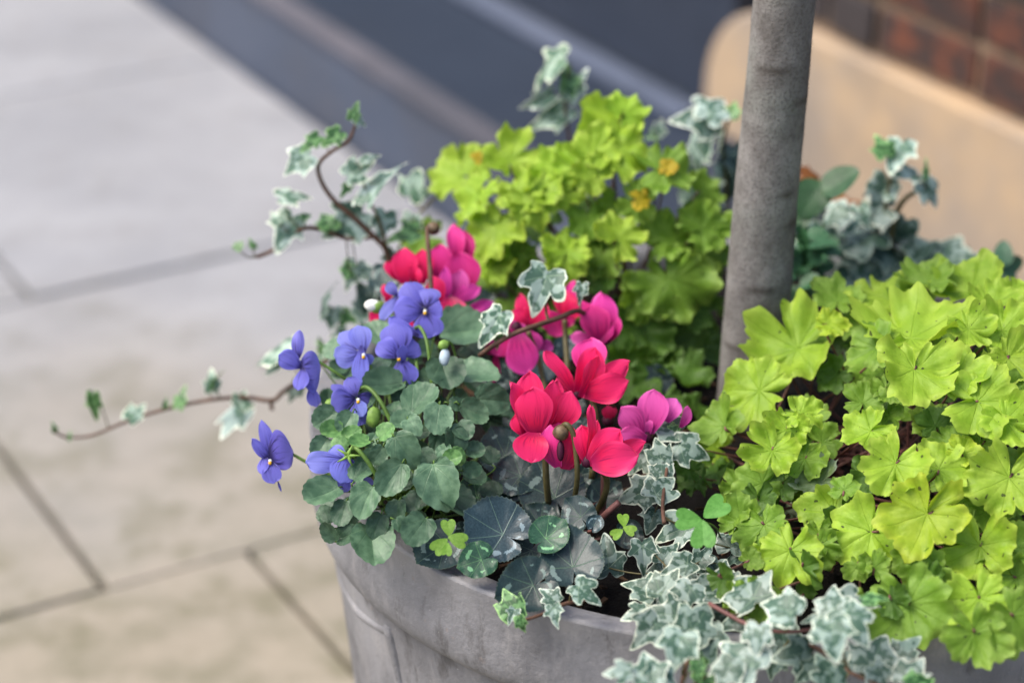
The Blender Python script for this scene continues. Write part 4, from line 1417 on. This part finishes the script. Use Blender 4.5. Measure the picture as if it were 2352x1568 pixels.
cyc_flower(cb, 'ZA', (1060, 1140), dB - .01, [((980, 1140), (890, 800), 260, RD, dict(d0=-.004, d1=-.004)), ((1090, 1060), (1120, 1330), 360, RD, dict(d0=-.006, d1=-.012, bow=0.12, tint=(.85, .8, 1.1))), ((1270, 1240), (1645, 1130), 150, MG, dict(d0=.002, d1=.006, tint=(.75, .5, .8))), ((860, 1000), (800, 1200), 200, RD, dict())])
cyc_flower(cb, 'ZA', (310, 1000), dB, [((330, 1110), (270, 900), 150, RD, dict()), ((290, 1120), (370, 960), 130, RD, dict(d1=.004)), ((250, 1260), (90, 1370), 170, RD, dict(d1=-.002)), ((330, 1290), (150, 1250), 120, PK, dict()), ((560, 1360), (620, 1440), 90, RD, dict(d0=-.02, d1=-.02))])
tube('bud_stalk', spath([('ZA', 860, 170, 1.915), ('ZA', 815, 190, 1.912), ('ZA', 815, 320, 1.905), ('ZA', 830, 500, 1.90), ('ZA', 850, 760, 1.895), ('ZA', 860, 1000, 1.89)]), .0015, MAT['stem_brown'], cb, 8, 4, 1.5)
blob('bud', at_d(*zp('ZA', 885, 200), 1.915), .0062, MAT['bud'], cb, CU, .9, 12, 9, .08).color = (.4, .4, .4, 1)
for z, x, y, dia, tip, h in [('Z2', 1900, 300, 260, 20, .64), ('Z2', 2080, 900, 260, 320, .63), ('D', 1080, 760, 80, 330, .63), ('D', 1150, 900, 90, 300, .62), ('D', 880, 640, 80, 120, .68)]:
    P = at_z(*zp(z, x, y), h)
    n = face_n(P, .7, .4, None, 0, .1)
    add_leaf(cb, 'cyclamen', P, px_size(P, dia * ZM[z][2], n), tip, n, 'cyclamen', (1, 1, 1))

# ------------------------------------------------------------------ clover seedlings
def clover(label, z, c, h, leaflets, stalk, tint=(1, 1, 1)):
    P = at_z(*zp(z, *c), h)
    base = at_z(*zp(z, *stalk), SOIL_Z)
    o = thing('clover', label, 'plant', base)
    for x, y, dia, tip in leaflets:
        Q = at_z(*zp(z, x, y), h + .001)
        n = face_n(Q, .8, .35, None, 0, .08)
        add_leaf(o, 'clover', Q, px_size(Q, dia * ZM[z][2], n), tip, n, 'clover', tint, .95, 'leaflet')
    tube('stalk', [base, base.lerp(P, .6) + Vector((.004, 0, .004)), P - Vector((0, 0, .001))], .0008, MAT['stem_green'], o, 6, 4, .8)


clover('yellow-green clover sprig lying on a dark silver-marked cyclamen leaf', 'Z5', (1000, 585), .640, [(1000, 520, 120, 95), (1060, 600, 130, 340), (945, 640, 130, 225), (990, 665, 90, 260)], (1080, 700), (1.15, 1.05, .9))
clover('small three-leaved clover beside dark soil between cyclamen and ivy', 'Z6', (325, 350), .640, [(325, 300, 95, 90), (365, 365, 90, 330), (285, 390, 90, 215)], (390, 520), (1.25, 1.1, .8))
clover('large bright green clover leaf above the variegated ivy', 'Z6', (855, 300), .665, [(940, 225, 190, 40), (765, 300, 180, 175), (860, 395, 200, 275)], (1000, 520), (.75, 1.0, 1.2))

# ------------------------------------------------------------------ ivies
TI = {'n': (1, 1, 1), 'd': (.60, .66, .66), 'p': (1.28, 1.28, 1.32), 'g': (.60, .95, .40), 'b': (1.2, 1.2, 1.25), 'k': (.36, .44, .44), 'w': (1.8, 1.75, 1.7), 'L': (1.55, 1.55, 1.62)}  # w and L put extra light into the colour of dim back ivy


def ivy(plant, rows, where, cam=.7, up=.35, jit=.22, stems=None, stem_mat='stem_brown'):
    out = []
    for row in rows:
        z, x, y, dia, tip = row[:5]
        tn = row[5] if len(row) > 5 else 'n'
        X, Y = zp(z, x, y)
        w = row[6] if len(row) > 6 else where
        P = w(X, Y) if callable(w) else at_z(X, Y, w + random.uniform(-.003, .003))
        sx = row[7] if len(row) > 7 else random.uniform(.85, 1.05)
        n = face_n(P, cam, up, None, 0, jit)
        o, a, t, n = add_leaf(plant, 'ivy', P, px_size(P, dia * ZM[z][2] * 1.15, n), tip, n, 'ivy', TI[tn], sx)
        out.append((a, t, n))
        if stems is not None:
            b = min(stems, key=lambda s: (s - a).length)
            if (b - a).length < .06:
                m_ = a.lerp(b, .5) - n * .004 - t * .003
                tube('petiole', [b, m_, a - n * .0005], .0007, MAT['stem_olive'], plant, 5, 3, .8)
    return out


def vine(plant, pts, rad, mat='stem_brown', where=None, taper=.6):
    W = [p if isinstance(p, Vector) else where(*zp(*p[:3])) for p in pts]
    tube('vine', W, rad, MAT[mat], plant, 7, 4, taper)
    dense = []
    for i in range(len(W) - 1):
        for k in range(6):
            dense.append(W[i].lerp(W[i + 1], k / 6))
    return dense + [W[-1]]


# front right
fr_base = at_z(1560, 1340, SOIL_Z)
fr = thing('ivy', 'variegated white-edged ivy spilling in a thick clump over the planter front', 'ivy', fr_base)
s1 = vine(fr, [('Z6', 640, 640), ('Z6', 760, 820), ('Z6', 800, 1000), ('Z6', 770, 1180), ('Z6', 720, 1390), ('Z6', 690, 1560)], .0017, 'stem_brown', lambda x, y: at_z(x, y, .622), 1.0)
s2 = vine(fr, [('Z6', 900, 860), ('Z6', 1180, 1010), ('Z6', 1400, 1050), ('Z6', 1580, 1035), ('Z6', 1750, 970)], .0016, 'stem_pink', lambda x, y: at_z(x, y, .640))
s3 = vine(fr, [('Z6', 1450, 1080), ('Z6', 1680, 1190), ('Z6', 1850, 1320), ('Z6', 2000, 1390), ('Z6', 2200, 1450)], .0016, 'stem_brown', lambda x, y: at_z(x, y, .630))
s4 = vine(fr, [('Z6', 600, 320), ('Z6', 590, 180), ('Z4', 1720, 1420), ('Z4', 1730, 1200)], .0017, 'stem_brown', lambda x, y: at_z(x, y, .64))
S = s1 + s2 + s3 + s4
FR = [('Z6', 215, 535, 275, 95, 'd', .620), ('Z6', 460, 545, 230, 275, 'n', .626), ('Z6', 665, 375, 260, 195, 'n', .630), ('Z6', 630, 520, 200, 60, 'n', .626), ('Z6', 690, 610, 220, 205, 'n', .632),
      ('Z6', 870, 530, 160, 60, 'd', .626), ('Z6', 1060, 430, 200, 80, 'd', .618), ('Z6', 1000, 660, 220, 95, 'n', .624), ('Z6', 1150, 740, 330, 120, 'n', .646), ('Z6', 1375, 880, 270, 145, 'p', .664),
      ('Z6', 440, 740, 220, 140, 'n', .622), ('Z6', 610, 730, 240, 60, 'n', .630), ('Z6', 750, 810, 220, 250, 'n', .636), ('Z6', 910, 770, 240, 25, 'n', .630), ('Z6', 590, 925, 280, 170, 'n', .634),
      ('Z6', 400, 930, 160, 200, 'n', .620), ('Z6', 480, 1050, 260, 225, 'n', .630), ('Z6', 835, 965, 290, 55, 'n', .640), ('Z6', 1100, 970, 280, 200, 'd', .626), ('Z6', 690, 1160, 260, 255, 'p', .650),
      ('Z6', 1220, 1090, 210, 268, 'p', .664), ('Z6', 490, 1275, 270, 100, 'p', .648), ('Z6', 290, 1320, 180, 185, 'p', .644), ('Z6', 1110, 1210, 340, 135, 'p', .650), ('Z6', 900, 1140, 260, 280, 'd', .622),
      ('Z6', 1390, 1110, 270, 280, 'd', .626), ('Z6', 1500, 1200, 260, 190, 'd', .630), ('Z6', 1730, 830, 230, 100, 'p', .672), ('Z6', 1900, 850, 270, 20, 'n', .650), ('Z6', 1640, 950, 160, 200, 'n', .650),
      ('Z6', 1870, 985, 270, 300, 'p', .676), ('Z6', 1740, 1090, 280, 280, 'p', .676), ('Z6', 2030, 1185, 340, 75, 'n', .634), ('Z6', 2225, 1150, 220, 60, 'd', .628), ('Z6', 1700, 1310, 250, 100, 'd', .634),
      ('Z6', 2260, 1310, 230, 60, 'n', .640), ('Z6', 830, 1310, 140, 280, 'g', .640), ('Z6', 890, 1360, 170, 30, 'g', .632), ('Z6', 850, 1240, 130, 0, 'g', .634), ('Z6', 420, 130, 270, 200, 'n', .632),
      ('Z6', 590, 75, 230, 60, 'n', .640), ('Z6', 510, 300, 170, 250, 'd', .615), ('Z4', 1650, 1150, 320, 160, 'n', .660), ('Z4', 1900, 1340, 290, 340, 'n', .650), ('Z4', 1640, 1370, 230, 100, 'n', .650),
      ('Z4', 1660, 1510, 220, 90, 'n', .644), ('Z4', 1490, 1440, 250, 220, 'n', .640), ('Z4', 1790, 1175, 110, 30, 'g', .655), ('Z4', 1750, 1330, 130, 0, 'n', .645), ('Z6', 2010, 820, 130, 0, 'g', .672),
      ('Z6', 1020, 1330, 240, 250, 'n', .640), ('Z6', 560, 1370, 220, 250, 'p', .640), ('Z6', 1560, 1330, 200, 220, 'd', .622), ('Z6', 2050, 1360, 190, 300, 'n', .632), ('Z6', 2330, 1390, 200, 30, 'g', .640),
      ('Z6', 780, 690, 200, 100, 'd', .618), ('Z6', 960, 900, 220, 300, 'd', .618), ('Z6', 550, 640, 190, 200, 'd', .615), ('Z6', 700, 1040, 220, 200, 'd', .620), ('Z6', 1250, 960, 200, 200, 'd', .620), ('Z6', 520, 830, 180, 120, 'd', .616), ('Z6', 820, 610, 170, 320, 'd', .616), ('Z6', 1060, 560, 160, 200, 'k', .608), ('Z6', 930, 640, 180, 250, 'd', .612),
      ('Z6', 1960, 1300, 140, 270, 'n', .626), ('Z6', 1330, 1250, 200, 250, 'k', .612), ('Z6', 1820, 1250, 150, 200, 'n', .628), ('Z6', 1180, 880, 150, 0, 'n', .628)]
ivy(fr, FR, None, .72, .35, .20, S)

# short runner lying on the rim
tb = at_z(1330, 1375, SOIL_Z + .01)
ti = thing('ivy', 'short ivy runner with a few small variegated leaves lying on the planter rim', 'ivy', tb)
w6 = lambda x, y: at_z(x, y, .615)
s = vine(ti, [('Z5', 1920, 1000), ('Z5', 1830, 1020), ('Z5', 1740, 1050), ('Z5', 1640, 1100), ('Z5', 1520, 1140), ('Z5', 1480, 1150)], .0017, 'stem_brown', w6)
ivy(ti, [('Z5', 1410, 1035, 220, 110, 'g', .622, .85), ('Z5', 1490, 1170, 120, 290, 'g', .620, .7), ('Z5', 1680, 970, 150, 130, 'p', .624), ('Z5', 1715, 1110, 150, 285, 'p', .622), ('Z5', 1930, 960, 210, 320, 'p', .632), ('Z5', 1430, 1110, 110, 250, 'b', .617)], None, .75, .3, .15, s)

# left, rising behind the violas
lb = at_z(900, 640, SOIL_Z)
li_ = thing('ivy', 'blurred ivy with twisting brown stems rising beyond the violas above the pavement', 'ivy', lb)
w1 = lambda x, y: at_y(x, y, 1.86)
s = vine(li_, [('Z1', 1330, 1500), ('Z1', 1260, 1270), ('Z1', 1170, 1170), ('Z1', 1000, 1010), ('Z1', 880, 910), ('Z1', 790, 800), ('Z1', 735, 680), ('Z1', 740, 590), ('Z1', 840, 500), ('Z1', 960, 430), ('Z1', 1010, 330), ('Z1', 1030, 240)], .0028, 'stem_brown', w1, .45)
s += vine(li_, [('Z1', 1170, 1170), ('Z1', 950, 1180), ('Z1', 750, 1110), ('Z1', 600, 1110), ('Z1', 460, 1230), ('Z1', 330, 1300), ('Z1', 250, 1330)], .0022, 'stem_brown', w1, .8)
s += vine(li_, [('Z1', 1280, 1300), ('Z1', 1210, 1050), ('Z1', 1120, 850), ('Z1', 1070, 680)], .0016, 'stem_olive', w1, .6)
s += vine(li_, [('Z1', 1330, 1350), ('Z1', 1440, 1100), ('Z1', 1590, 920), ('Z1', 1700, 830)], .0016, 'stem_olive', lambda x, y: at_y(x, y, 1.93), .6)
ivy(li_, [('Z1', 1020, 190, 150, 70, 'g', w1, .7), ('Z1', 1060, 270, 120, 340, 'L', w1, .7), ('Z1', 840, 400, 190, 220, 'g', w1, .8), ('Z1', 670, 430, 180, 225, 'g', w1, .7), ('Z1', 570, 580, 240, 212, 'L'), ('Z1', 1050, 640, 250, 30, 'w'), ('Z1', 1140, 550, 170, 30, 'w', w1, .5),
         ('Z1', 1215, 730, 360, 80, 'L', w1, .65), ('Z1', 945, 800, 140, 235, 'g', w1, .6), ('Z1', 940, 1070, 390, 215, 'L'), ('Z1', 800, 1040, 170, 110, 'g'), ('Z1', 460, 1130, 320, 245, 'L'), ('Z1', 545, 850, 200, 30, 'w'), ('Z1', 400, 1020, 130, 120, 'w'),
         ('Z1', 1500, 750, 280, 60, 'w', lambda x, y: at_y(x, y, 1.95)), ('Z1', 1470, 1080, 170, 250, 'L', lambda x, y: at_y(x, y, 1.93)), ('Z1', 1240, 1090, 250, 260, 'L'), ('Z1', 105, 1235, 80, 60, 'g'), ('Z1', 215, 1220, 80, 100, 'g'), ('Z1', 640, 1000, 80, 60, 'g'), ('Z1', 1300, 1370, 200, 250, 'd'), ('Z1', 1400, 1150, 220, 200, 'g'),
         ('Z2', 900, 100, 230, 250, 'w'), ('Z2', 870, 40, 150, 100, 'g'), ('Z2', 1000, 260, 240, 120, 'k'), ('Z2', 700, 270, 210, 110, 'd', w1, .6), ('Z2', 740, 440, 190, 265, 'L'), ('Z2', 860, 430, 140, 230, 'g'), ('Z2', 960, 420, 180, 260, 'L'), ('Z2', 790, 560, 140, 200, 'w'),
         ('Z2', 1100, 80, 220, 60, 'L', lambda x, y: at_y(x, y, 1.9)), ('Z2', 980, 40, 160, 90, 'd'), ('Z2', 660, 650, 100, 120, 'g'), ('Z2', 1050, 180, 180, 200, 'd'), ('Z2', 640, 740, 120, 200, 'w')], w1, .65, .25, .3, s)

# long runner hanging out over the pavement
lr_base = at_z(800, 820, SOIL_Z)
lr = thing('ivy', 'long thin ivy runner with tiny leaves reaching out over the pavement', 'ivy', lr_base)
w2 = lambda x, y: at_y(x, y, 1.84)
s = vine(lr, [('D', 760, 820), ('D', 700, 865), ('D', 650, 900), ('D', 625, 920), ('D', 560, 912), ('D', 470, 920), ('D', 370, 942), ('D', 290, 968), ('D', 210, 1000), ('D', 150, 1003), ('D', 120, 985)], .0024, 'stem_brown', w2, .45)
s += vine(lr, [('D', 625, 940), ('D', 622, 915)], .002, 'stem_brown', w2, .8)
ivy(lr, [('D', 215, 935, 72, 268, 'g', w2, .5), ('D', 312, 945, 58, 50, 'w', w2, .7), ('D', 415, 912, 52, 80, 'g', w2, .6), ('D', 486, 875, 52, 90, 'w', w2, .8), ('D', 494, 872, 36, 90, 'g', w2, .6), ('D', 538, 962, 88, 255, 'L', w2, .55), ('D', 560, 915, 50, 60, 'w', w2), ('D', 125, 982, 24, 110, 'g', w2, .6),
         ('D', 380, 925, 26, 70, 'g', w2, .5), ('D', 160, 1000, 24, 80, 'g', w2, .4), ('D', 625, 800, 84, 130, 'w', w2), ('D', 640, 830, 60, 240, 'w', w2), ('D', 680, 900, 60, 250, 'w', w2, .6), ('D', 745, 800, 44, 120, 'g', w2, .6)], w2, .6, .25, .3, s)

# sprig standing up behind the back heuchera
tp_base = at_z(1340, 700, SOIL_Z)
tp = thing('ivy', 'upright ivy sprig standing above the lime leaves against the dark doorstep', 'ivy', tp_base)
w3 = lambda x, y: at_y(x, y, 2.03)
s = vine(tp, [('D', 1345, 560), ('D', 1325, 420), ('D', 1305, 300), ('D', 1298, 240), ('D', 1300, 190), ('D', 1310, 150)], .0018, 'stem_brown', w3, .6)
s += vine(tp, [('D', 1480, 460), ('D', 1500, 380), ('D', 1510, 310)], .0012, 'stem_brown', w3, .6)
ivy(tp, [('D', 1255, 163, 100, 185, 'w', w3, .75), ('D', 1305, 175, 80, 70, 'g', w3, .6), ('D', 1325, 195, 80, 60, 'L', w3, .6), ('D', 1232, 235, 96, 215, 'L', w3, .5), ('D', 1262, 272, 112, 212, 'w', w3, .6), ('D', 1518, 292, 40, 60, 'w', w3), ('D', 1500, 310, 30, 200, 'g', w3)], w3, .6, .25, .3, s)

# beside the trunk
tk_base = at_z(1670, 720, SOIL_Z)
ik = thing('ivy', 'upright white-edged ivy shoot just beside the tree trunk', 'ivy', tk_base)
w4 = lambda x, y: at_y(x, y, 1.99)
s = vine(ik, [('D', 1680, 560), ('D', 1668, 420), ('D', 1662, 340), ('D', 1670, 290), ('D', 1682, 250)], .0018, 'stem_olive', w4, .6)
ivy(ik, [('D', 1602, 272, 104, 185, 'L', w4), ('D', 1598, 358, 92, 235, 'L', w4, .7), ('D', 1655, 325, 70, 250, 'w', w4), ('D', 1682, 252, 46, 80, 'g', w4), ('D', 1662, 395, 80, 260, 'L', w4, .6), ('D', 1690, 370, 80, 280, 'k', w4), ('D', 1640, 245, 80, 60, 'L', w4), ('D', 1600, 425, 90, 10, 'd', w4), ('D', 1640, 500, 80, 300, 'd', w4), ('D', 1685, 420, 80, 250, 'k', w4)], w4, .6, .25, .3, s)

# behind, right of the trunk
br_base = at_z(2050, 640, SOIL_Z)
br = thing('ivy', 'dark variegated ivy between the tree trunk and the sandstone base', 'ivy', br_base)
w5 = lambda x, y: at_y(x, y, 1.93)
s = vine(br, [('ZW', 1170, 1330), ('ZW', 1200, 1180), ('ZW', 1260, 1080), ('ZW', 1370, 1020)], .003, 'stem_olive', w5, .7)
s += vine(br, [('ZW', 1120, 1250), ('ZW', 1150, 1100), ('ZW', 1180, 950), ('ZW', 1190, 840)], .0018, 'stem_olive', w5, .6)
ivy(br, [('ZW', 1130, 795, 130, 110, 'g'), ('ZW', 1215, 840, 190, 255, 'L'), ('ZW', 1265, 950, 120, 200, 'L'), ('ZW', 1370, 920, 110, 88, 'g', w5, .35), ('ZW', 1400, 1040, 150, 320, 'L'), ('ZW', 1130, 1060, 200, 250, 'b'), ('ZW', 1090, 1170, 190, 200, 'b'), ('ZW', 1180, 1040, 110, 30, 'L'),
         ('ZW', 1480, 1370, 330, 80, 'n', w5, 1.0), ('ZW', 1000, 1280, 260, 120, 'd'), ('ZW', 1100, 1340, 240, 200, 'd'), ('ZW', 870, 1430, 200, 60, 'L'), ('ZW', 940, 1500, 220, 200, 'L'), ('ZW', 1240, 1420, 240, 20, 'L'), ('ZW', 1080, 1480, 240, 300, 'L'), ('ZW', 800, 1270, 180, 150, 'L'), ('ZW', 950, 1180, 160, 60, 'L'),
         ('ZW', 1030, 1180, 140, 300, 'L'), ('ZW', 860, 1180, 170, 200, 'L'), ('ZW', 1220, 1280, 200, 250, 'd'), ('ZW', 1330, 1330, 200, 100, 'd'), ('ZW', 1650, 1440, 180, 40, 'L'), ('ZW', 1750, 1500, 180, 0, 'L'), ('ZW', 1180, 1540, 220, 200, 'L'), ('ZW', 780, 1380, 180, 300, 'd'), ('ZW', 940, 1340, 200, 60, 'd'), ('ZW', 1400, 1480, 220, 250, 'd'),
         ('ZW', 720, 1320, 150, 100, 'L'), ('ZW', 1560, 1480, 200, 300, 'd')], w5, .6, .35, .3, s)
for x, y, d, tp_, mt in [(940, 1110, 150, 30, 'dry_leaf'), (740, 960, 130, 0, 'dry_leaf'), (1190, 1220, 170, 330, 'dry_leaf'), (1000, 1110, 110, 60, 'dry_leaf')]:
    P = at_y(*zp('ZW', x, y), 1.98)
    n = face_n(P, .6, .4, None, 0, .3)
    add_leaf(br, 'ivy', P, px_size(P, d * .42124, n), tp_, n, mt, (1, 1, 1), .9, 'dead_leaf')

dg_base = at_z(1850, 700, SOIL_Z)
dg = thing('evergreen_seedling', 'plain dark green oval-leaved seedling right behind the tree trunk', 'plant', dg_base)
for x, y, d, tp_, sx in [(905, 990, 210, 18, 1.3), (740, 1080, 220, 240, 1.5), (700, 1150, 180, 260, 1.2)]:
    P = at_y(*zp('ZW', x, y), 1.9)
    n = face_n(P, .6, .4, None, 0, .15)
    o, a, t, n = add_leaf(dg, 'simple', P, px_size(P, d * .42124, n), tp_, n, 'dark_leaf', (1, 1, 1), sx)
    petiole(dg, a, t, n, dg_base, 'stem_green', .0012)
sg_base = at_z(1850, 720, SOIL_Z)
sg = thing('leafy_seedling', 'bushy tuft of small mid green leaves at the foot of the trunk', 'plant', sg_base)
for k in range(34):
    X, Y = random.gauss(1858, 26), random.gauss(615, 40)
    P = at_y(X, Y, 1.86 + random.uniform(-.03, .03))
    n = face_n(P, .5, .5, None, 0, .5)
    add_leaf(sg, 'simple', P, px_size(P, random.uniform(34, 62), n), random.uniform(0, 360), n, 'dark_leaf', (1.6, 1.5, 1.9), 1.3)
rs_base = at_z(2330, 680, SOIL_Z)
rs = thing('leafy_seedling', 'grey-green seedling with upright oval leaves near the sandstone base', 'plant', rs_base)
for x, y, d, tp_ in [(1790, 1380, 150, 88), (1850, 1440, 130, 10), (1740, 1420, 110, 160), (1800, 1460, 120, 300)]:
    P = at_y(*zp('ZW', x, y), 1.92)
    n = face_n(P, .6, .3, None, 0, .3)
    o, a, t, n = add_leaf(rs, 'simple', P, px_size(P, d * .42124, n), tp_, n, 'dark_leaf', (1.9, 1.6, 2.6), 1.2)
    petiole(rs, a, t, n, rs_base, 'stem_green', .0012)

# pale runner that crosses the pink cyclamen
cr_base = at_z(1330, 800, SOIL_Z)
cr = thing('ivy', 'pale ivy runner crossing the pink cyclamen with a leaf over its flowers', 'ivy', cr_base)
P_ = spath([('Z4', 140, 570, 1.84), ('Z4', 280, 470, 1.835), ('Z4', 430, 385, 1.835), ('Z4', 620, 315, 1.84), ('Z4', 800, 255, 1.85), ('Z4', 980, 195, 1.86), ('Z4', 1100, 330, 1.93), ('Z4', 1180, 500, 1.96)])
s = vine(cr, P_, .0021, 'stem_brown', None, 1.0)
s2 = vine(cr, spath([('Z4', 690, 60, 1.845), ('Z4', 700, 200, 1.86), ('Z4', 720, 290, 1.85)]), .0012, 'stem_olive', None, 1.0)
ivy(cr, [('Z4', 255, 330, 350, 238, 'w', lambda x, y: at_d(x, y, 1.83), .7), ('Z4', 300, 250, 230, 40, 'p', lambda x, y: at_d(x, y, 1.835), .8), ('Z4', 660, 20, 390, 250, 'p', lambda x, y: at_d(x, y, 1.84), 1.0), ('Z4', 985, 40, 170, 260, 'p', lambda x, y: at_d(x, y, 1.86), .7), ('Z4', 300, 420, 180, 260, 'g', lambda x, y: at_d(x, y, 1.845), .6)], None, .8, .25, .12, s + s2)
